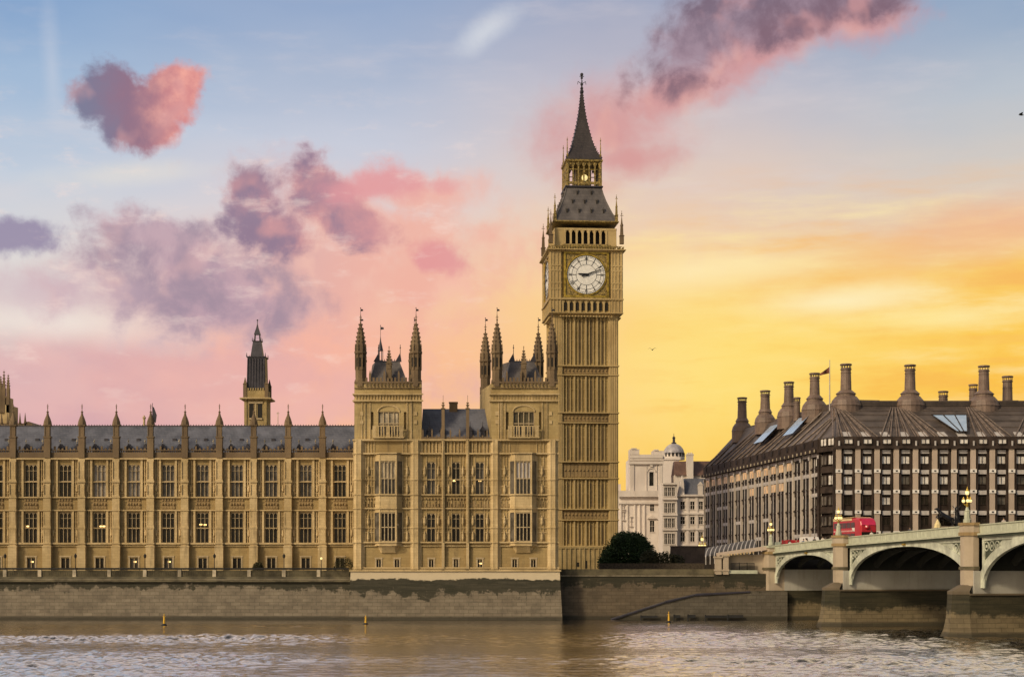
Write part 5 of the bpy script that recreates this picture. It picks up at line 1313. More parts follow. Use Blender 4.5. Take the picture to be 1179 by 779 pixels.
# radiating ribs on the slopes
q = MB()
chim_r = [974, 1047.8, 1132.5, 1215]
def on_right(px, f):
    y, z = slope(f); return (X(px, D)*1.0, y-.12, z+.12)
for c in pil+cen:
    if 1095 < c < 1122: continue
    x = X(c, D); near = min(chim_r, key=lambda v: abs(v-c)); xn = X(near, D)
    xt = x+(xn-x)*.78; y1, z1 = slope(.97); y0_, z0_ = slope(0)
    q.tube((x-.9, y0_-.05, z0_+.1), (xt, y1-.1, z1+.15), .17, .12, 5)
    q.tube((x+.2, y0_-.05, z0_+.1), (xt+.3, y1-.1, z1+.15), .10, .08, 5)
n = 16
for i in range(n+1):
    f = i/n; e0 = Bc.lerp(Cc, f); f2 = min(1, max(0, f-.10+.04*math.sin(i*2.2)))
    r0_ = RA.lerp(RC, f2); zrid = ridge-.9+1.2*f2
    q.tube((e0.x-.1, e0.y, za0+.1), (r0_.x-.15, r0_.y, zrid), .2, .12, 5)
    q.tube((e0.x-.1, e0.y+1.2, za0+.1), (r0_.x-.15, r0_.y+.6, zrid), .12, .1, 5)
q.build('roof_rib', M['rib_metal'], roof, origin=O)
# long plate lines
q = MB()
for f in (.33, .55, .75, .88):
    y, z = slope(f); q.box(RA.x-1+2*(1-f), Ex, y-.12, y, z-.03, z+.08)
q.build('roof_seam', M['bronze_roof'], roof, origin=O)
# pale shelf scoops on the roof foot
for k, c in enumerate(cen):
    x = X(c, D); y, z = slope(.02); y2, z2 = slope(.16)
    MB().add([(x-.78,y-.18,z+.05),(x+.78,y-.18,z+.05),(x+.45,y2-.18,z2+.05),(x-.78,y2-.18,z2+.05),(x-.78,y,z-.1),(x+.78,y,z-.1),(x+.45,y2,z2-.1),(x-.78,y2,z2-.1)], [(0,1,2,3),(0,4,5,1),(1,5,6,2),(2,6,7,3),(3,7,4,0)]).build('light_scoop', M['shelf'], roof, origin=O)
# skylight
f0, f1 = .10, .66
y0_, z0_ = slope(f0); y1, z1 = slope(f1)
sk = MB().add([(X(1103,D),y0_-.4,z0_+.4),(X(1115.5,D),y0_-.4,z0_+.4),(X(1120,D)+.8,y1-.4,z1+.4),(X(1085,D)-.2,y1-.4,z1+.4)], [(0,1,2,3)])
skm = glassy('skylight_glass', (.30,.42,.60), .10, (.36,.48,.66)); so_ = sk.build('skylight', skm, roof, origin=O)
q = MB()
for f in (0, .33, .66, 1): q.tube((X(1103+12.5*f,D),y0_-.45,z0_+.45), (X(1085,D)-.2+f*(X(1120,D)+.8-X(1085,D)+.2),y1-.45,z1+.45), .09, n=4)
q.tube((X(1103,D),y0_-.45,z0_+.45), (X(1115.5,D),y0_-.45,z0_+.45), .09, n=4); q.tube((X(1085,D)-.2,y1-.45,z1+.45), (X(1120,D)+.8,y1-.45,z1+.45), .09, n=4); q.build('skylight_frame', M['bronze'], so_, origin=O)
# corner (chamfered) and left face
def face(p0, p1, nb, n_ind, first_bay_off=0.0):
    d = (p1-p0); L = d.length; d = d/L; ang = math.atan2(d.y, d.x)
    mm = Matrix.Translation((p0.x, p0.y, 0)) @ Matrix.Rotation(ang, 4, 'Z')
    return d, L, ang, mm
rows = [(Z(533.8,D), Z(524.2,D)), (Z(557.3,D), Z(547.6,D)), (Z(580.8,D), Z(571.4,D)), (Z(604.4,D), Z(595,D)), (Z(628,D), Z(618.6,D))]
# left face runs from far end Cc to near corner Bc so that its outward normal is -y in local space
d, L, ang, mm = face(Cc, Bc, 18, 0)
NB = 16; bw = L/NB
M['fin_stone'] = stone('grey_brown_fin_stone', (.64,.57,.50), (.50,.43,.37), blocks=False, sootamt=.35)
q = MB(); q.M = mm
for i in range(NB+1):
    x = i*bw; q.box(x-.50, x+.50, -.75, .3, 7.3, eave-.9); q.box(x-.62, x+.62, -.82, -.752, eave-1.5, eave-.9)
q.M = None; 
# as individual pilasters
for i in range(NB+1):
    x = i*bw; q1 = MB(); q1.M = mm; q1.box(x-.19, x+.19, -.24, .3, 7.3, eave-.9); q1.M = None; q1.build('pilaster', M['fin_stone'], root, origin=O)
q = MB(); q.M = mm
for i in range(NB+1):
    x = i*bw
    q.box(x-.36, x+.36, -.36, -.244, eave-1.6, eave-1.0)
    if i < NB: q.box(x+bw/2-.09, x+bw/2+.09, -.12, .0, 7.3, eave-1.7)
q.M = None; q.build('node_block', M['shelf'], root, origin=O)
q = MB(); q.M = mm; q.box(0, L, -.9, .4, eave-.55, eave+.05); q.box(0, L, -.35, .9, eave+.053, za0+.0)
for zb_, zt_ in rows: q.box(0, L, .15, .3, zb_-1.35, zb_-.12); q.box(0, L, -.1, .15, zb_-.55, zb_-.35)
q.M = None; q.build('spandrel', M['bronze'], root, origin=O)
stuffq = MB(); stuffq.M = mm
warm = random.Random(4)
for i in range(NB):
    xc = (i+.5)*bw
    for fi, (zb_, zt_) in enumerate(rows+[(eave+.45, eave+1.6)]):
        near = i >= NB-1
        hh = zt_-zb_; att = fi == 5
        yy = -.56 if att else 0.05
        if near and fi < 4:
            v = mm @ Vector((xc, yy, zb_)); pn = 'port_blind' if fi == 0 else ('glass_mid' if warm.random() < .4 else 'port_glass')
            window('office', 2.1, hh, root, (v.x-O[0], v.y-O[1], v.z-O[2]), pn, ang); nwin += 1
        elif att: stuffq.box(xc-.5, xc+.5, yy+.1, yy+.18, zb_+.2, zt_-.1)
        else: stuffq.box(xc-bw/2+.42, xc+bw/2-.42, yy+.1, yy+.18, zb_-.25, zt_+.2)
stuffq.M = None
tag(stuffq.build('window', M['fin_glass'], root, origin=O), kind='stuff')
for i in range(NB):
    xc = (i+.5)*bw
    for fi, (zb_, zt_) in enumerate(rows):
        if not (fi < 2 or warm.random() < .3): continue
        q = MB(); q.M = mm; q.box(xc-bw/2+.36, xc+bw/2-.36, -.02, .13, zt_+.25, zt_+.25+(.75 if fi == 0 else .65)); q.M = None; q.build('light_shelf', M['shelf'], root, origin=O)
q = MB(); q.M = mm
for i in range(NB+1):
    for u in (.0, .5):
        if (i+u) <= NB: q.box((i+u)*bw-.26, (i+u)*bw+.26, -.95, -.903, eave-.50, eave-.02)
q.M = None; q.build('eaves_light_panel', M['coping'], root, origin=O)
# top panels with a warm reflected glow painted into their colour
M['reflection_blind'] = plain('painted_reflection_blind', (.80,.56,.32), .4, 0, .2, .5)
for i in range(0, NB-2):
    xc = (i+.5)*bw
    for ri, pr0 in ((0, .8), (1, .25)):
        zb_, zt_ = rows[ri]
        if warm.random() < pr0:
            q = MB(); q.M = mm; q.box(xc-1.3, xc+1.3, -.06, .04, zb_+.1, zt_+.1); q.M = None; q.build('blind', M['reflection_blind'], root, origin=O)
# chamfer bay
d2, L2, ang2, mm2 = face(Bc, A_, 1, 0)
q = MB(); q.M = mm2; q.box(0, L2, -.5, .4, eave-.55, eave+.05); q.box(0, L2, -.2, .9, eave+.053, za0)
for zb_, zt_ in rows: q.box(.3, L2-.3, .0, .3, zb_-1.35, zb_-.12)
q.box(-.25, .25, -.3, .3, 7.3, eave-.55); q.M = None; q.build('spandrel', M['bronze'], root, origin=O)
for fi, (zb_, zt_) in enumerate(rows+[(eave+.45, eave+1.5)]):
    for u in (.30, .70):
        v = mm2 @ Vector((L2*u, -.30 if fi < 5 else -.35, zb_))
        if nwin < 100: window('office', L2*.34, zt_-zb_+.3, root, (v.x-O[0], v.y-O[1], v.z-O[2]), 'port_blind' if fi in (0, 1) and u > .5 or fi == 5 else 'glass_mid', ang2); nwin += 1
# chimneys
def chimney(x, y, ztop, zcone, rs, rc, lab=None):
    rs *= .90; rc *= .93
    q = MB()
    if rc:
        q.lathe(x, y, [(rc*1.0, zcone-2.6), (rc*1.0, zcone-.2), (rc*1.04, zcone-.19), (rc*1.0, zcone+.05), (rc*.92, zcone+.75), (rc*.70, zcone+1.45), (rc*.62, zcone+1.5), (rc*.62, zcone+1.9), (rc*.68, zcone+1.95), (rc*.62, zcone+2.1), (rs*1.15, zcone+2.6)], 20)
        for j in range(2): q.lathe(x, y, [(rc*(.97-.1*j), zcone+.3+.55*j), (rc*(.97-.1*j), zcone+.36+.55*j)], 20)
    z0_ = zcone+2.3 if rc else zcone
    q.lathe(x, y, [(rs*1.08, z0_), (rs*.94, ztop-.9), (rs*.94, ztop-.62)], 16)
    for i in range(12): a = i*math.pi/6; q.tube((x+rs*.95*math.cos(a), y+rs*.95*math.sin(a), ztop-.65), (x+rs*.95*math.cos(a), y+rs*.95*math.sin(a), ztop-.12), .07, n=4)
    q.lathe(x, y, [(rs*1.15, ztop-.14), (rs*1.15, ztop+.05), (rs*1.0, ztop+.12)], 16); q.lathe(x, y, [(rs*1.1, ztop-.95), (rs*1.1, ztop-.8)], 16)
    for z in (z0_+(ztop-z0_)*.35, z0_+(ztop-z0_)*.68): q.lathe(x, y, [(rs*1.04, z), (rs*1.04, z+.08)], 16)
    return q.build('chimney', M['chimney_metal'], root, origin=O)
for px, tp, cn, Dc, rs, rc in ((854.5,458,490,361,1.05,2.35), (881,450,480,346,1.05,2.3), (908.3,440,473,331,1.02,2.45), (938,430,465,316.5,1.0,2.6), (974,419.5,459.5,302,1.02,2.9), (1047.8,420.5,459.5,302,1.02,2.8), (1132.8,421.5,460,302,1.02,2.9), (1215,421,460,302,1.02,2.9)):
    chimney(X(px,Dc), Dc, Z(tp,Dc), Z(cn,Dc)-1.0, rs, rc)
for px, tp, Dc, rs in ((1086, 450.8, 312, .92), (1120.5, 443.0, 318, .85), (1160, 433.5, 306, .98), (917.5, 458, 322, .70)): chimney(X(px,Dc), Dc, Z(tp,Dc), ridge-1.5, rs, 0)
MB().box(X(1153,306), X(1170,306), 304.6, 307.5, ridge-1, Z(461.5,306)).build('roof_vent', M['bronze_roof'], roof, origin=O)
# flagpole
Df = 306.0; x = X(955.3, Df)
# sloping roof lights on the left arm
for f in (.26, .52):
    e0 = Bc.lerp(Cc, f); r0_ = RA.lerp(RC, f-.05)
    pa = Vector((e0.x, e0.y, za0)); pb = Vector((r0_.x, r0_.y, ridge-.2)); up = Vector((-.5, -.1, .5)); w2 = (Cc-Bc).normalized().to_3d()*6.5
    c1_, c2_ = pa.lerp(pb, .32)+up, pa.lerp(pb, .80)+up
    sb_ = MB().add([tuple(c1_), tuple(c2_), tuple(c2_+w2), tuple(c1_+w2)], [(0,1,2,3)]).build('skylight', skm, roof, origin=O)
fp = empty('flagpole', (x, Df, ridge-.5), label='flagpole with a drooping reddish brown flag on the office roof', cat='flagpole')
MB().tube((0,0,-.5), (0,0,Z(414,Df)-ridge+.5), .13, .06).build('pole', M['shelf'], fp)
q = MB(); zf = Z(421,Df)-ridge+.5
nn = 10; vs = []
for i in range(nn+1):
    u = i/nn; yw = .22*math.sin(u*7)
    vs += [(-u*1.75, yw, zf-.15-u*1.25), (-u*1.75, yw+.05, zf-1.3-u*.9*(1-.0)+.45*u)]
q.add(vs, [(2*i, 2*i+1, 2*i+3, 2*i+2) for i in range(nn)]); q.build('flag', plain('flag_cloth', (.16,.05,.03), .8), fp)
# ------------------------------------------------------------------ the arched bridge (local frame: x along the bridge towards the viewer, y across to the north)
bd = Vector((.191, -.982, 0)).normalized(); BA = math.atan2(bd.y, bd.x)
BO = (41.6, 264.0, 0.0)
S1, S2, S3 = 27.4, 67.0, 107.5; BW = 19.0
broot = empty('arched_bridge', BO, BA, label='sage green cast iron arch bridge on buff stone piers crossing the river', cat='bridge')
def zpar(s): 
    pts = [(-60, 9.8), (-10, 11.35), (0, 11.72), (27.4, 12.45), (67, 13.15), (81, 13.35), (120, 13.6), (200, 13.4)]
    for (a, za_), (b_, zb_) in zip(pts, pts[1:]):
        if a <= s <= b_: return za_+(zb_-za_)*(s-a)/(b_-a)
    return pts[-1][1]
def along(s0, s1, y0, y1, f0, f1, step=2.0):
    q = MB(); n = max(1, int((s1-s0)/step)); rs = []
    for i in range(n+1):
        s = s0+(s1-s0)*i/n; rs.append([(s, y0, f0(s)), (s, y1, f0(s)), (s, y1, f1(s)), (s, y0, f1(s))])
    return q.rings(rs)
# with x along the bridge, +y is to the right of travel mirrored: find the sign that points north-east (world +x)
ny = Matrix.Rotation(BA, 3, 'Z') @ Vector((0, 1, 0)); SG = 1 if ny.x > 0 else -1
def Yb(v): return SG*v
def ordy(a, b_): a, b_ = Yb(a), Yb(b_); return (min(a, b_), max(a, b_))
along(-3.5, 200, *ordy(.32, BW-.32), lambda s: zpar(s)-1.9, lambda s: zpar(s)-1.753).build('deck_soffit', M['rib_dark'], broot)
deck = along(-3.5, 200, *ordy(.3, BW-.3), lambda s: zpar(s)-1.75, lambda s: zpar(s)-1.15).build('deck', M['asphalt'], broot)
for yy in (0.0, BW):
    a, b_ = ordy(yy-.15, yy+.2)
    along(-2, 200, a, b_, lambda s: zpar(s)-1.05, lambda s: zpar(s)-.13).build('parapet', M['bridge_top'], broot)
    a, b_ = ordy(yy-.28, yy+.3)
    along(-2, 200, a, b_, lambda s: zpar(s)-.127, lambda s: zpar(s)).build('parapet_rail', M['bridge_top'], broot)
    a, b_ = ordy(yy-.55, yy+.3)
    along(-2, 200, a, b_, lambda s: zpar(s)-1.27, lambda s: zpar(s)-1.053).build('cornice', M['bridge_top'], broot)
    a, b_ = ordy(yy-.35, yy+.3)
    along(-2, 200, a, b_, lambda s: zpar(s)-1.55, lambda s: zpar(s)-1.273).build('fascia', M['sage_dark'], broot)
# pierced trefoils on the outer parapet, as small raised rings
q = MB(); s = .4
while s < 100:
    if min(abs(s-S1), abs(s-S2)) > 1.9:
        yv_ = Yb(-.17)
        q.box(s-.05, s+.05, *sorted((yv_, Yb(-.15))), zpar(s)-.95, zpar(s)-.25)
    s += 1.24
q.build('parapet_tracery', M['sage'], broot)
spans = [(-1.0, S1-1.7, 10.05), (S1+1.7, S2-1.8, 10.85), (S2+1.8, S3-1.9, 11.35), (S3+1.9, 148, 11.7)]
ZS = 5.75
def arch_pts(a, b_, zc, off=0.0, n=28, p=2.15):
    """flattened ellipse from springing to springing"""
    out_ = []
    for i in range(n+1):
        t_ = math.pi*(1-i/n); cx, cy = math.cos(t_), math.sin(t_)
        out_.append(((a+b_)/2+((b_-a)/2+off)*math.copysign(abs(cx)**(2/p), cx), ZS+(zc-ZS+off)*(cy**(2/p))))
    return out_
for si, (a, b_, zc) in enumerate(spans):
    inner = arch_pts(a, b_, zc); 
    # arch ring (front and back) and ribs under the deck
    for ri, yy in enumerate((0.0, 3.0, 6.2, 9.4, 12.6, 15.8, BW-.4)):
        th = .62 if ri in (0, 6) else .55
        outer = arch_pts(a, b_, zc, 1.05 if si else .85)
        q = MB(); rs = []
        y0_, y1_ = ordy(yy-(.10 if ri == 0 else 0), yy+.35)
        for (xi, zi), (xo, zo) in zip(inner, outer):
            if 0 < ri < 6 and zi < 7.76: continue
            xo = min(max(xo, a-.55), b_+.55)
            rs.append([(xi, y0_, zi), (xi, y1_, zi), (xo, y1_, max(zo, ZS)), (xo, y0_, max(zo, ZS))])
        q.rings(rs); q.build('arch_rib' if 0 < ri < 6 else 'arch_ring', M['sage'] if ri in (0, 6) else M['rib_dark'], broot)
    # spandrel walls with a framed triangular panel at each haunch
    def topz(s): return zpar(s)-1.556
    q = MB(); y0_, y1_ = ordy(.12, .30); rs = []
    for (xi, zi) in arch_pts(a, b_, zc, .3):
        rs.append([(xi, y0_, max(zi, ZS)), (xi, y1_, max(zi, ZS)), (xi, y1_, topz(xi)), (xi, y0_, topz(xi))])
    q.rings(rs); q.build('spandrel', M['sage'], broot)
    for side in (0, 1):
        ex = a-.15 if side == 0 else b_+.15; sg = 1 if side == 0 else -1
        q = MB()
        yf0, yf1 = ordy(-.05, .12)
        q.box(*sorted((ex, ex+sg*.42)), yf0, yf1, ZS, topz(ex))
        # horizontal frame bar under the cornice
        Lb = (b_-a)*.5
        q.add([(ex+sg*.4, yf0, topz(ex)-.38), (ex+sg*Lb, yf0, topz(ex+sg*Lb)-.22), (ex+sg*Lb, yf0, topz(ex+sg*Lb)), (ex+sg*.4, yf0, topz(ex)),
               (ex+sg*.4, yf1, topz(ex)-.38), (ex+sg*Lb, yf1, topz(ex+sg*Lb)-.22), (ex+sg*Lb, yf1, topz(ex+sg*Lb)), (ex+sg*.4, yf1, topz(ex))], [(0,1,2,3),(4,7,6,5),(0,4,5,1),(1,5,6,2),(2,6,7,3),(3,7,4,0)])
        # tracery rings
        yr = (yf0+yf1)/2
        def zarc(s):
            best = min(arch_pts(a, b_, zc, .75), key=lambda p_: abs(p_[0]-s)); return best[1]
        s_ = ex+sg*.95; r_ = .62
        for _ in range(9):
            zt_ = topz(s_)-.42; zb_ = zarc(s_)+.25
            if abs(s_-ex) > (3.6 if si else 2.4): break
            r_ = min(.62, (zt_-zb_)/2)
            if r_ < .14: break
            zz = zt_-r_; nseg = 12
            while True:
                pts = [(s_+r_*.86*math.cos(2*math.pi*i/nseg), zz+r_*.86*math.sin(2*math.pi*i/nseg)) for i in range(nseg+1)]
                for p_, q_ in zip(pts, pts[1:]): q.tube((p_[0], yr, p_[1]), (q_[0], yr, q_[1]), .065, n=4)
                q.cbox(s_, yr, zz-.15, .3*r_/.6, .08, .3)
                zz -= 2*r_
                if zz-r_ < zb_ or r_ < .45: break
            s_ += sg*(r_*2+.08)
        q.build('spandrel_tracery', M['sage'], broot)
        lt = 4.6 if si else 3.2; sE = ex+sg*.5; sT = ex+sg*lt
        zA = zarc(sE)+.25; pl = [(sE, topz(sE)-.42), (sT, topz(sT)-.42), (sE, max(zA, topz(sE)-2.6))]
        yq0, yq1 = ordy(.09, .118)
        MB().prism(pl, yq0, yq1).build('spandrel_panel', M['sage_dark'], broot)
    # keystone ornament
    xm = (a+b_)/2; q = MB().box(xm-.4, xm+.4, *ordy(-.3, .1), zc+.15, zpar(xm)-1.3); q.build('keystone', M['gilt'], broot)
    # deck beams
    q = MB()
    for (xi, zi) in arch_pts(a, b_, zc, .9)[3:-3:2]: q.box(xi-.12, xi+.12, *ordy(.4, BW-.4), zpar(xi)-2.2, zpar(xi)-1.756)
    q.build('cross_beam', M['rib_dark'], broot)
M['pier_low'] = riverwall_mat('pier_tidal_stone', (.19,.15,.085), 5.3, 2.6, (.30,.25,.18), .45)
M['pier_dark'] = stone('stained_pier_cap', (.16,.125,.085), (.09,.072,.045), blocks=False, sootamt=.6)
M['pier_grey'] = stone('grey_pier_stone', (.44,.43,.39), (.34,.33,.29), blocks=False, sootamt=.3)
M['pier_side'] = riverwall_mat('pier_side_stone', (.15,.12,.085), 5.15, 2.8, (.36,.34,.31), .22)
def pier(s, w_=2.7):
    # shaft below springing, flared foot, semi-octagonal nose to the south
    h = w_/2; n0 = Yb(-3.3); n1 = Yb(-1.6)
    q = MB(); rs = []
    for z, e in ((-3, 1.2), (0, .8), (.9, .42), (2.2, .18), (4.4, .04), (5.0, 0)):
        rs.append([(s-h-e, Yb(-1.5), z), (s-h*.45-e*.5, n0+SG*(-e), z), (s+h*.45+e*.5, n0+SG*(-e), z), (s+h+e, Yb(-1.5), z), (s+h+e, Yb(BW+1.5), z), (s-h-e, Yb(BW+1.5), z)])
    q.rings(rs); pr_ = q.build('pier', M['pier_low'], broot)
    q = MB().box(s-h-.25, s+h+.25, *ordy(-1.497, BW+1), 4.9, 5.1)
    q.build('pier_course', M['pier_dark'], pr_)
    # springing course up to the arch
    q = MB().box(s-h-.0, s+h+.0, *ordy(-.9, BW+.6), 5.103, 7.75); q.build('pier_upper', M['pier_grey'], pr_)
    q = MB().box(s-h-.35, s-h+.4, *ordy(.4, BW-.4), 7.753, zpar(s)-1.8); q.box(s+h-.4, s+h+.35, *ordy(.4, BW-.4), 7.753, zpar(s)-1.8); q.build('spandrel_core', M['rib_dark'], pr_)
    # cap of the cutwater
    q = MB().rings([[(s-h-.1, Yb(-1.5), 5.0), (s-h*.5, n0, 5.0), (s+h*.5, n0, 5.0), (s+h+.1, Yb(-1.5), 5.0)], [(s-h-.1, Yb(-1.5), 5.35), (s-h*.5, n0, 5.35), (s+h*.5, n0, 5.35), (s+h+.1, Yb(-1.5), 5.35)], [(s-h*.7, Yb(-.9), 6.1), (s-h*.4, Yb(-1.9), 6.1), (s+h*.4, Yb(-1.9), 6.1), (s+h*.7, Yb(-.9), 6.1)]])
    q.build('cutwater_cap', M['pier_dark'], pr_)
    def tur(z0, z1, r, mat, nm):
        ya = Yb(-.2); pts = [(s-r, ya), (s-r, Yb(-.9)), (s-r*.45, Yb(-.9)-SG*r*.75), (s+r*.45, Yb(-.9)-SG*r*.75), (s+r, Yb(-.9)), (s+r, ya)]
        if SG < 0: pts = pts[::-1]
        MB().slab(pts, z0, z1).build(nm, M[mat], pr_)
    tur(6.0, 7.9, 1.12, 'bridge_stone', 'turret'); tur(7.903, 8.25, 1.32, 'ledge', 'turret_band'); tur(8.253, zpar(s)-1.3, 1.12, 'bridge_stone', 'turret')
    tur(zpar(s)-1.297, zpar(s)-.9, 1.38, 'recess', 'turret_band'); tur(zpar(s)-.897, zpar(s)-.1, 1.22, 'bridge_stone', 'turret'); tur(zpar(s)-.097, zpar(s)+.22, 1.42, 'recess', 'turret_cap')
for s in (S1, S2, S3, 149.5): pier(s)
# abutment: south pilaster, side wall and face under the first arch
q = MB(); rs = []
for z, e in ((-3, .9), (0, .5), (2, .15), (4.6, 0)): rs.append([(-4.1, Yb(-1.2-e), z), (-1.4+e, Yb(-1.2-e), z), (-1.4+e, Yb(BW+2), z), (-4.1, Yb(BW+2), z)])
q.rings(rs); ab = q.build('abutment', M['pier_low'], broot)
MB().box(-4.0, -1.4, *ordy(1.503, BW+1), 4.603, 7.9).build('abutment_upper', M['pier_grey'], ab)
MB().box(-4.3, -1.42, *ordy(-1.1, 1.5), 4.603, 7.897).build('pilaster', M['bridge_stone'], ab)
for z0_, z1_, e, mt in ((7.9, 8.2, .22, 'ledge'), (8.203, 10.3, 0, 'bridge_stone'), (10.303, 10.7, .2, 'recess')):
    MB().box(-4.4-e, -1.3+e, *ordy(-1.15-e, 1.5), z0_, z1_).build('pilaster', M[mt], ab)
MB().box(-4.3, -1.4, *ordy(-1.0, 1.5), 10.703, 11.3).build('pilaster', M['bridge_stone'], ab)
MB().box(-4.5, -1.2, *ordy(-1.2, 1.5), 11.303, 11.65).build('pilaster_cap', M['bridge_top'], ab)

# approach road on land
def wpt(s, y, z=0): v = Matrix.Rotation(BA, 3, 'Z') @ Vector((s, Yb(y), z)); return (BO[0]+v.x, BO[1]+v.y, z)
q = MB(); rs = []
for s in (-4.3, -15, -30, -60, -110): rs.append([wpt(s, 0, 7.0), wpt(s, BW, 7.0), wpt(s, BW, zpar(max(-60, s))-1.15), wpt(s, 0, zpar(max(-60, s))-1.15)])
q.rings(rs); tag(q.build('road', M['asphalt']), kind='structure')

# abutment steps and balustrade left of the bridge
D = 266.5; a_ = lambda px: X(px, D); e_ = lambda py: Z(py, D)
root = empty('bridge_stair_building', (a_(850), D, 5), label='pale stone river stair building with railings, left of the bridge abutment', cat='building'); O = (a_(850), D, 5)
q = MB().box(a_(831), a_(884), D+.9, D+8, 4.5, e_(638)); q.build('wall', M['bridge_stone'], root, origin=O)
MB().box(a_(829), a_(872), D-.2, D+1.2, e_(660), e_(656)).build('ledge', M['bridge_top'], root, origin=O)
MB().box(a_(823), a_(884), D-.1, D+1.2, -1, e_(660)-.003).build('plinth', M['rw_right'], root, origin=O)
MB().box(a_(852), a_(862), D-.03, D-.003, e_(668), e_(662.5)).build('plaque', M['bridge_stone'], root, origin=O)
for xa, xb, tp in ((824.0, 830.4, 642), (832.2, 838.5, 640)):
    q = MB().box(a_(xa), a_(xb), D-.4, D+1.4, e_(661), e_(tp)); q.box(a_(xa)-.2, a_(xb)+.2, D-.6, D+1.6, e_(tp), e_(tp-2)); q.box(a_(xa)-.12, a_(xb)+.12, D-.5, D+1.5, e_(657), e_(655)); q.build('gate_pier', M['bridge_stone'], root, origin=O)
q = MB()
for i in range(28):
    x = a_(842)+i*(a_(869)-a_(842))/27; q.box(x-.03, x+.03, D+.3, D+.36, e_(656), e_(648))
q.box(a_(842), a_(869), D+.28, D+.38, e_(648.3), e_(647.7)); q.box(a_(851), a_(851.8), D+.25, D+.4, e_(656), e_(647)); q.box(a_(860), a_(860.8), D+.25, D+.4, e_(656), e_(647))
q.build('railing', M['iron'], root, origin=O)
# rising stone cornice that meets the parapet
q = MB().rings([[(a_(826), D-.5, e_(639)), (a_(826), D+1.5, e_(639)), (a_(826), D+1.5, e_(636)), (a_(826), D-.5, e_(636))], [(a_(850), D-.5, e_(637)), (a_(850), D+1.5, e_(637)), (a_(850), D+1.5, e_(632.5)), (a_(850), D-.5, e_(632.5))], [(a_(888), D-.5, e_(632)), (a_(888), D+1.5, e_(632)), (a_(888), D+1.5, e_(627.6)), (a_(888), D-.5, e_(627.6))]])
q.build('cornice', M['pier_stone'], root, origin=O)
q = MB()
for i in range(9): x = a_(838+i*3.6); q.cbox(x, D-.55, e_(639.5-i*.35), .22, .14, .3)
q.build('bracket', M['gold_light'], root, origin=O)
# slanted glass canopies
root = empty('glass_canopy', (X(840,272), 272, 7.3), label='row of dark glass canopies with pale slanted ribs beside the bridge stairs', cat='canopy'); O = (X(840,272), 272, 7.3)
D = 272.0
M['dark_glass_roof'] = plain('dark_tinted_canopy_glass', (.03,.024,.02), .5, 0, .3)
q = MB().add([(X(812,D), D+1, Z(640,D)), (X(874,D), D+1, Z(634,D)), (X(876,D), D+7, Z(620,276)), (X(818,D), D+7, Z(630,276))], [(0,1,2,3)])
q.add([(X(812,D), D+1, Z(640,D)), (X(874,D), D+1, Z(634,D)), (X(874,D), D+1.3, 7.3), (X(812,D), D+1.3, 7.3)], [(0,1,2,3)])
q.build('glass_roof', M['dark_glass_roof'], root, origin=O)
for i in range(12):
    px = 813+i*5.0; yb_ = 641-i*.45; tp_ = 630-i*.95
    q = MB(); pts = []
    for k in range(7):
        u = k/6; pts.append((X(px+6.5*u**1.4, D), D+.4+3.2*u, Z(yb_+(tp_-yb_)*u-1.2*math.sin(u*math.pi), D)))
    for p_, r_ in zip(pts, pts[1:]): q.tube(p_, r_, .10, n=5)
    q.tube(pts[0], (pts[0][0], pts[0][1], pts[0][2]-1.2), .07, n=5)
    q.build('rib', M['shelf'], root, origin=O)

# ------------------------------------------------------------------ lamps on the bridge
def make_lamp(lab):
    o = empty('bridge_lamp', (0,0,0), label=lab, cat='street lamp', group='golden three globe lanterns on the bridge')
    q = MB().lathe(0, 0, [(.62, 0), (.62, .5), (.48, .6), (.44, 1.7), (.52, 1.8), (.30, 1.95), (.20, 2.4)], 8); q.build('pedestal', M['bridge_top'], o)
    q = MB().lathe(0, 0, [(.17, 2.4), (.28, 2.55), (.12, 2.7), (.10, 3.3), (.24, 3.4), (.10, 3.5), (.08, 4.2), (.22, 4.3)], 8)
    for i in range(3):
        a = i*2*math.pi/3+.4; q.tube((0,0,2.85), (.42*math.cos(a), .42*math.sin(a), 2.75), .06, n=5); q.tube((.42*math.cos(a), .42*math.sin(a), 2.75), (.60*math.cos(a), .60*math.sin(a), 3.05), .05, n=5)
        q.lathe(.6*math.cos(a), .6*math.sin(a), [(.08, 3.02), (.22, 3.1)], 6); q.lathe(.6*math.cos(a), .6*math.sin(a), [(.28, 3.62), (.12, 3.8), (.03, 4.0)], 6)
    q.lathe(0, 0, [(.34, 4.86), (.2, 5.05), (.05, 5.3), (.02, 5.6)], 6); q.build('bracket', M['gilt'], o)
    for i in range(3):
        a = i*2*math.pi/3+.4; MB().ball(.6*math.cos(a), .6*math.sin(a), 3.36, .27, 8, 6).build('globe', M['lampglow'], o)
    MB().lathe(0, 0, [(.22, 4.3), (.32, 4.6), (.30, 4.86)], 6).build('globe', M['lampglow'], o)
    return o
lamps_ = [(S2, -1.1, .22, .76, 'large golden lantern on the pier at the right, above the statue'), (S1, -1.1, .22, .72, 'golden lantern on the pier in front of the red bus'), (-2.9, -.2, .1, .72, 'golden lantern on the bridge abutment at the left end of the bridge'),
          (-29, BW, .1, .9, 'small golden lantern on the far parapet just left of the bus'), (-57, 5.5, -.9, 1.0, 'small lit lantern at the foot of the office block, left of the bridge')]
L0_ = None
for s, y, dz_, sc_, lb in lamps_:
    p_ = wpt(s, y); z = zpar(s)+dz_
    if L0_ is None: L0_ = make_lamp(lb); o = L0_; o.location = (p_[0], p_[1], z)
    else: o = dup(L0_, (p_[0], p_[1], z), None, None, lb)
    o.scale = (sc_,)*3

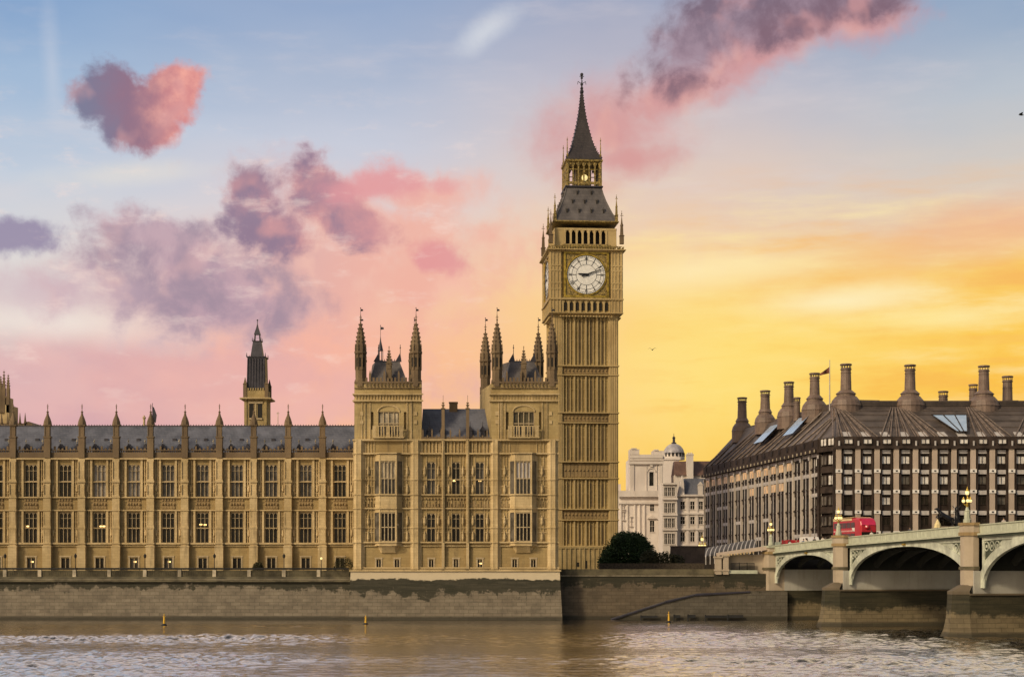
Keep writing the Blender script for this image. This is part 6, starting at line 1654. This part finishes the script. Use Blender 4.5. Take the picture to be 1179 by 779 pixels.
# ------------------------------------------------------------------ red double decker
def bus(loc, rz, lab):
    o = empty('double_decker_bus', loc, rz, label=lab, cat='bus')   # x forward (towards the viewer), 11 m long
    Lb, W, H = 10.6, 2.5, 4.45
    prof = [(0, .35), (.0, 3.9), (.12, 4.25), (.5, H-.05), (Lb-1.6, H-.02), (Lb-.8, H-.18), (Lb-.28, H-.6), (Lb-.05, 3.3), (Lb, 2.2), (Lb, .35)]
    q = MB().prism(prof, -W/2, W/2); bo = q.build('body', M['red'], o); bv = bo.modifiers.new('bevel', 'BEVEL'); bv.width = .28; bv.segments = 4; bv.limit_method = 'ANGLE'
    q = MB().prism([(.25, H-.16), (.5, H-.035), (Lb-2.4, H+.01), (Lb-2.4, H+.07), (.45, H+.05), (.1, H-.1)], -W/2-.03, W/2+.03); q.box(.3, Lb-3.2, -W/2-.05, -W/2-.004, H-.42, H-.12); q.build('roof', M['creamroof'], o)
    for yy, sg in ((-W/2, -1), (W/2, 1)):
        a, b_ = sorted((yy+sg*.003, yy+sg*.03))
        q = MB()
        for i in range(5): q.box(.5+i*1.62, 1.95+i*1.62, a, b_, 2.95, 3.75)
        q.build('upper_window', M['port_glass'], o)
        q = MB()
        for i in range(5): q.box(.5+i*1.62, 1.95+i*1.62, a, b_, 1.25, 2.15)
        q.build('lower_window', M['port_glass'], o)
        MB().box(.4, Lb-2.6, a, b_, 2.42, 2.62).build('side_stripe', plain('pale_pink_stripe', (.62,.30,.28), .4), o)
        MB().box(Lb-3.1, Lb-2.2, a, b_, 2.45, 3.0).build('side_panel', M['white_paint'], o)
    e = MB().prism([(Lb-.30, 3.9), (Lb-.02, 3.3), (Lb+.03, 3.3), (Lb-.24, 3.95)], -1.05, 1.05).build('rear_panel', M['pinkred'], o)
    q = MB().box(Lb+.003, Lb+.04, -1.1, 1.1, 1.5, 2.3).build('rear_window', M['port_glass'], o)
    q = MB().prism([(Lb-.62, 4.2), (Lb-.1, 3.5), (Lb-.06, 3.52), (Lb-.56, 4.24)], -.9, .9).build('upper_rear_window', M['pinkred'], o)
    q = MB().ball(Lb-.1, -.25, 3.0, .38, 10, 6); q.build('advert_disc', M['red'], o)
    for x in (2.2, 8.3):
        for yy in (-W/2+.15, W/2-.15):
            q = MB().tube((x, yy-.16, .5), (x, yy+.16, .5), .5, n=18); w_ = q.build('wheel', M['rubber'], o)
            MB().tube((x, yy-.18, .5), (x, yy+.18, .5), .25, n=12).build('hub', M['shelf'], w_)
    for yy in (-.95, .95):
        MB().box(Lb+.003, Lb+.05, yy-.12, yy+.12, 1.0, 1.35).build('tail_light', M['red'], o)
    return o
p_ = wpt(11.6, 5.6); zb_ = zpar(16)-1.15
bus((p_[0], p_[1], zb_), BA, 'red double decker bus with cream roof edge crossing the bridge')

def car(s, y, col_, lab, van=False):
    p_ = wpt(s, y); o = empty('van' if van else 'car', (p_[0], p_[1], zpar(s)-1.15), BA, label=lab, cat='van' if van else 'car')
    if van: prof = [(0,.35),(0,2.0),(.15,2.2),(3.4,2.2),(4.1,1.35),(4.9,1.1),(5.0,.35)]
    else: prof = [(0,.35),(0,.95),(.5,1.05),(1.0,1.5),(2.7,1.52),(3.4,1.02),(4.2,.88),(4.3,.35)]
    MB().prism(prof, -.88, .88).build('body', col_, o)
    wn = [(.9,1.08),(1.15,1.42),(2.65,1.44),(3.15,1.06)] if not van else [(3.0,1.4),(3.0,2.0),(3.4,2.0),(3.95,1.4)]
    for a, b_ in ((-.91, -.883), (.883, .91)): MB().prism(wn, a, b_).build('side_window', M['port_glass'], o)
    for x in (.85, 3.4 if not van else 4.0):
        for yy in (-.8, .8): MB().tube((x, yy-.1, .33), (x, yy+.1, .33), .33, n=14).build('wheel', M['rubber'], o)
carw = plain('white_car_paint', (.72,.70,.66), .25, 0, .05); card = plain('dark_car_paint', (.03,.03,.035), .25)
car(3.5, 3.0, carw, 'white van on the bridge between the abutment lamp and the bus', True)
car(-5.5, 3.4, plain('red_car_paint', (.35,.02,.02), .25), 'small red van behind the canopies at the left end of the bridge', True)
car(-11.5, 4.4, plain('grey_green_car_paint', (.30,.36,.30), .3), 'pale grey green van leaving the bridge at the left', True)

# ------------------------------------------------------------------ people on the bridge pavement
skin = plain('skin', (.45,.28,.19), .6)
def person(x, y, z, rz, top, leg, lab, hair=(.03,.02,.015), step=.18, group=None):
    me = bpy.data.meshes.new('person'); V = [(0,0,.95),(0,0,1.15),(0,0,1.38),(0,0,1.5),(0,.02,1.62),(0,.02,1.74),
        (.1,0,.92),(.11,step,.5),(.11,step*.8-.04,.06),(.11,step*.8+.12,.03),(-.1,0,.92),(-.11,-step*.6,.5),(-.11,-step*1.3,.08),(-.11,-step*1.3+.14,.04),
        (.2,0,1.4),(.25,-.06,1.13),(.24,.1,.9),(-.2,0,1.4),(-.25,.06,1.13),(-.24,.14,.9)]
    E = [(0,1),(1,2),(2,3),(3,4),(4,5),(0,6),(6,7),(7,8),(8,9),(0,10),(10,11),(11,12),(12,13),(2,14),(14,15),(15,16),(2,17),(17,18),(18,19)]
    Rd = [.15,.14,.17,.055,.10,.07,.10,.07,.05,.035,.10,.07,.05,.035,.07,.045,.035,.07,.045,.035]
    me.from_pydata(V, E, []); o = bpy.data.objects.new('person', me); COL.objects.link(o)
    sm = o.modifiers.new('skin', 'SKIN'); 
    if not me.skin_vertices: 
        o.data.attributes
    for i, r in enumerate(Rd): me.skin_vertices[0].data[i].radius = (r, r*.85)
    me.skin_vertices[0].data[0].use_root = True
    ss = o.modifiers.new('sub', 'SUBSURF'); ss.levels = 1; ss.render_levels = 1
    # clothing colours by height on the one body
    m_, tt, b = newmat('clothed_body'); tcn = tt.nodes.new('ShaderNodeTexCoord'); z_ = sepxyz(tt, N(tt, tcn.outputs['Object']))[2]
    c_ = mixc(tt, z_.sstep(.91, .93), leg, top); c_ = mixc(tt, z_.sstep(1.49, 1.51), c_, (.45,.28,.19)); setc(tt, b.inputs['Base Color'], c_); b.inputs['Roughness'].default_value = .8
    me.materials.append(m_); o.location = (x, y, z); o.rotation_euler = (0, 0, rz); tag(o, lab, 'person', group)
    MB().ball(0, -.01, 1.72, .115, 8, 6).build('hair', plain('hair', hair, .8, 0, .1), o)
    return o
def ped(s, y, rz, top, leg, lab): 
    p_ = wpt(s, y); return person(p_[0], p_[1], zpar(s)-1.15+.003, rz, top, leg, lab, group='people walking over the bridge')
G_ = 'people'
ped(34.0, 1.0, .3, (.75,.70,.62), (.1,.1,.12), 'person in a white top on the bridge at the rear of the bus')
ped(21.5, 1.0, 2.9, (.60,.58,.55), (.05,.05,.06), 'person in pale grey at the front wheel side of the bus')
ped(9.5, .9, .2, (.70,.66,.58), (.03,.03,.05), 'person in cream on the bridge right of the abutment lamp')
ped(13.0, .9, 3.0, (.04,.04,.05), (.03,.03,.03), 'person in black on the bridge midway between abutment lamp and bus')
ped(5.4, .9, 3.2, (.30,.05,.04), (.03,.03,.05), 'person in dark red on the bridge close to the abutment lamp')
ped(1.6, 1.3, .2, (.62,.60,.55), (.08,.08,.1), 'leftmost person in pale clothes on the bridge just right of the abutment lamp')
ped(7.2, 1.4, 3.0, (.10,.14,.22), (.03,.03,.05), 'person in dark blue on the bridge between the dark red and the cream figures')
ped(15.6, 1.2, .1, (.66,.62,.56), (.20,.18,.15), 'person in white right of the figure in black on the bridge')
ped(18.3, 1.5, 3.1, (.28,.22,.16), (.05,.04,.04), 'person in a brown coat on the bridge left of the middle lantern')
ped(46.0, 1.2, .1, (.08,.08,.09), (.03,.03,.04), 'lone person in dark clothes on the bridge between bus and statue')
ped(71.5, 1.2, 3.0, (.45,.40,.36), (.05,.05,.06), 'rightmost person in a grey beige coat on the bridge right of the big lantern')
# ------------------------------------------------------------------ chariot statue and yellow parasol at the bridge head
D = 288.0; sx_ = X(1093, D); zb_ = Z(604.5, D)
root = empty('chariot_statue', (sx_, D, 7.3), label='black bronze chariot statue with rearing horses behind the bridge parapet', cat='statue'); O = (sx_, D, 7.3)
MB().box(sx_-2.6, sx_+2.4, D-1.2, D+1.2, 7.3, zb_-.2).build('plinth', M['bridge_stone'], root, origin=O)
def skinned(name, V, E, Rd, mat, parent, loc, sc=1):
    me = bpy.data.meshes.new(name); me.from_pydata([tuple(a*sc for a in v) for v in V], E, []); o = bpy.data.objects.new(name, me); COL.objects.link(o)
    o.modifiers.new('skin', 'SKIN')
    for i, r in enumerate(Rd): me.skin_vertices[0].data[i].radius = (r*sc, r*sc)
    me.skin_vertices[0].data[0].use_root = True
    ss = o.modifiers.new('sub', 'SUBSURF'); ss.levels = 1; ss.render_levels = 1
    me.materials.append(mat); o.parent = parent; o.location = loc; return o
brz = M['black']
horseV = [(0,0,1.25),(-.55,0,1.5),(-.95,0,2.0),(-1.25,0,2.35),(-1.6,0,2.25),(.45,0,1.05),(.55,.15,.6),(.75,.15,.35),(.7,.15,0),(.55,-.15,.6),(.75,-.15,.35),(.7,-.15,0),(-.85,.15,1.3),(-1.25,.15,1.45),(-1.35,.15,1.1),(-.85,-.15,1.2),(-1.2,-.15,1.2),(-1.2,-.15,.85),(.8,0,1.15),(1.0,0,.7)]
horseE = [(0,1),(1,2),(2,3),(3,4),(0,5),(5,6),(6,7),(7,8),(5,9),(9,10),(10,11),(1,12),(12,13),(13,14),(1,15),(15,16),(16,17),(5,18),(18,19)]
horseR = [.32,.3,.2,.16,.08,.28,.16,.08,.07,.16,.08,.07,.1,.07,.06,.1,.07,.06,.06,.03]
for yy, dxx in ((-.55, -.55), (.55, -.35)): skinned('horse', horseV, horseE, horseR, brz, root, (dxx, yy, zb_-7.3-.2), 1.3)
q = MB().prism([(.7, .5), (.8, 1.5), (1.0, 1.5), (1.1, .75), (2.0, .7), (2.0, .5)], -.6, .6)
q.M = Matrix.Translation((0, 0, zb_-7.3-.2)); q2 = MB(); q2.M = q.M; q2.prism([(.7, .5), (.8, 1.6), (1.0, 1.6), (1.1, .75), (2.0, .7), (2.0, .5)], -.6, .6)
for yy in (-.7, .7):
    q2.tube((1.4, yy-.04, .5), (1.4, yy+.04, .5), .52, n=16)
q2.tube((.8, 0, .6), (-1.4, 0, 1.2), .06); q2.M = None
q2.build('chariot', brz, root)
qv = [(0,0,.95),(0,0,1.3),(0,0,1.6),(0,0,1.85),(0,0,2.0),(.0,.0,.4),(-.05,0,0),(-.2,.2,1.75),(-.45,.35,2.05),(.15,-.25,1.75),(.4,-.4,2.1)]
skinned('driver', qv, [(0,1),(1,2),(2,3),(3,4),(0,5),(5,6),(2,7),(7,8),(2,9),(9,10)], [.22,.2,.22,.09,.14,.3,.36,.08,.05,.08,.05], brz, root, (1.25, 0, zb_-7.3+.5), 1.4)
skinned('passenger', qv[:7], [(0,1),(1,2),(2,3),(3,4),(0,5),(5,6)], [.18,.16,.17,.07,.12,.28,.34], brz, root, (1.75, .35, zb_-7.3+.3), .95)
MB().tube((.72, -.4, zb_-7.3+.3), (.80, -.4, zb_-7.3+3.6), .05).build('spear', M['shelf'], root)
px_ = X(1079.5, 280); root = empty('parasol', (px_, 280, 9.0), label='closed pale yellow parasol behind the bridge parapet left of the statue', cat='parasol')
MB().lathe(0, 0, [(.62, Z(607,280)-9), (.5, Z(603,280)-9), (.22, Z(599.5,280)-9), (.03, Z(597,280)-9)], 8).build('canopy', plain('pale_yellow_canvas', (.70,.58,.30), .8), root)
MB().tube((0,0,-1.7), (0,0,Z(597,280)-9), .05).build('pole', M['iron'], root)

# ------------------------------------------------------------------ yellow river markers and birds
mk = None
for px, D, top, lb in ((189, 238.0, 706, 'leftmost yellow river marker post, in front of the long wing'), (421, 244.0, 708, 'yellow river marker post in front of the pavilion'), (770, 252.0, 703.5, 'yellow river marker post in front of the slipway')):
    x = X(px, D); h_ = Z(top, D)
    if mk is None:
        mk = empty('river_marker', (x, D, 0), label=lb, cat='river marker', group='yellow marker posts in the river')
        MB().lathe(0, 0, [(.62, -.4), (.66, .05), (.45, .25), (.15, .32)], 12).build('float', M['iron'], mk)
        MB().lathe(0, 0, [(.26, .3), (.2, 1.0), (.10, 1.45), (.09, 1.75)], 10).build('post', M['yellow'], mk)
        q = MB().box(-.32, .32, -.03, .03, 1.28, 1.36); q.box(-.03, .03, -.32, .32, 1.38, 1.46); q.build('topmark', M['yellow'], mk)
        mk.scale = (.62, .62, h_/1.75)
    else:
        o = dup(mk, (x, D, 0), None, None, lb); o.scale = (.62, .62, h_/1.75)
def bird(px, py, D, sp, lb, rz=.3):
    o = bpy.data.objects.new('bird', bpy.data.meshes.new('bird')); q = MB()
    q.rings([[(-.28+.001*i, .0, 0) for i in range(6)], [(-.12, .06*math.cos(i*math.pi/3), .05*math.sin(i*math.pi/3)) for i in range(6)], [(.1, .07*math.cos(i*math.pi/3), .06*math.sin(i*math.pi/3)) for i in range(6)], [(.26, .03*math.cos(i*math.pi/3), .03*math.sin(i*math.pi/3)+.02) for i in range(6)]])
    for sg in (-1, 1):
        q.add([(-.1, sg*.04, .02), (.1, sg*.04, .03), (.10, sg*sp*.5, .22), (-.04, sg*sp*.5, .20), (.0, sg*sp, .05)], [(0,1,2,3), (3,2,4)])
        q.add([(-.1, sg*.04, .0), (.1, sg*.04, .01), (.10, sg*sp*.5, .20), (-.04, sg*sp*.5, .18), (.0, sg*sp, .03)], [(3,2,1,0), (4,2,3)])
    o = q.build('bird', M['iron'], None, (X(px,D), D, Z(py,D)), rz); tag(o, lb, 'bird'); return o
bird(751, 402.5, 180, .55, 'bird gliding in the yellow sky right of the clock tower', 1.3); bird(1175.5, 132.5, 150, .3, 'tiny dark bird high in the sky at the far right edge', .3)
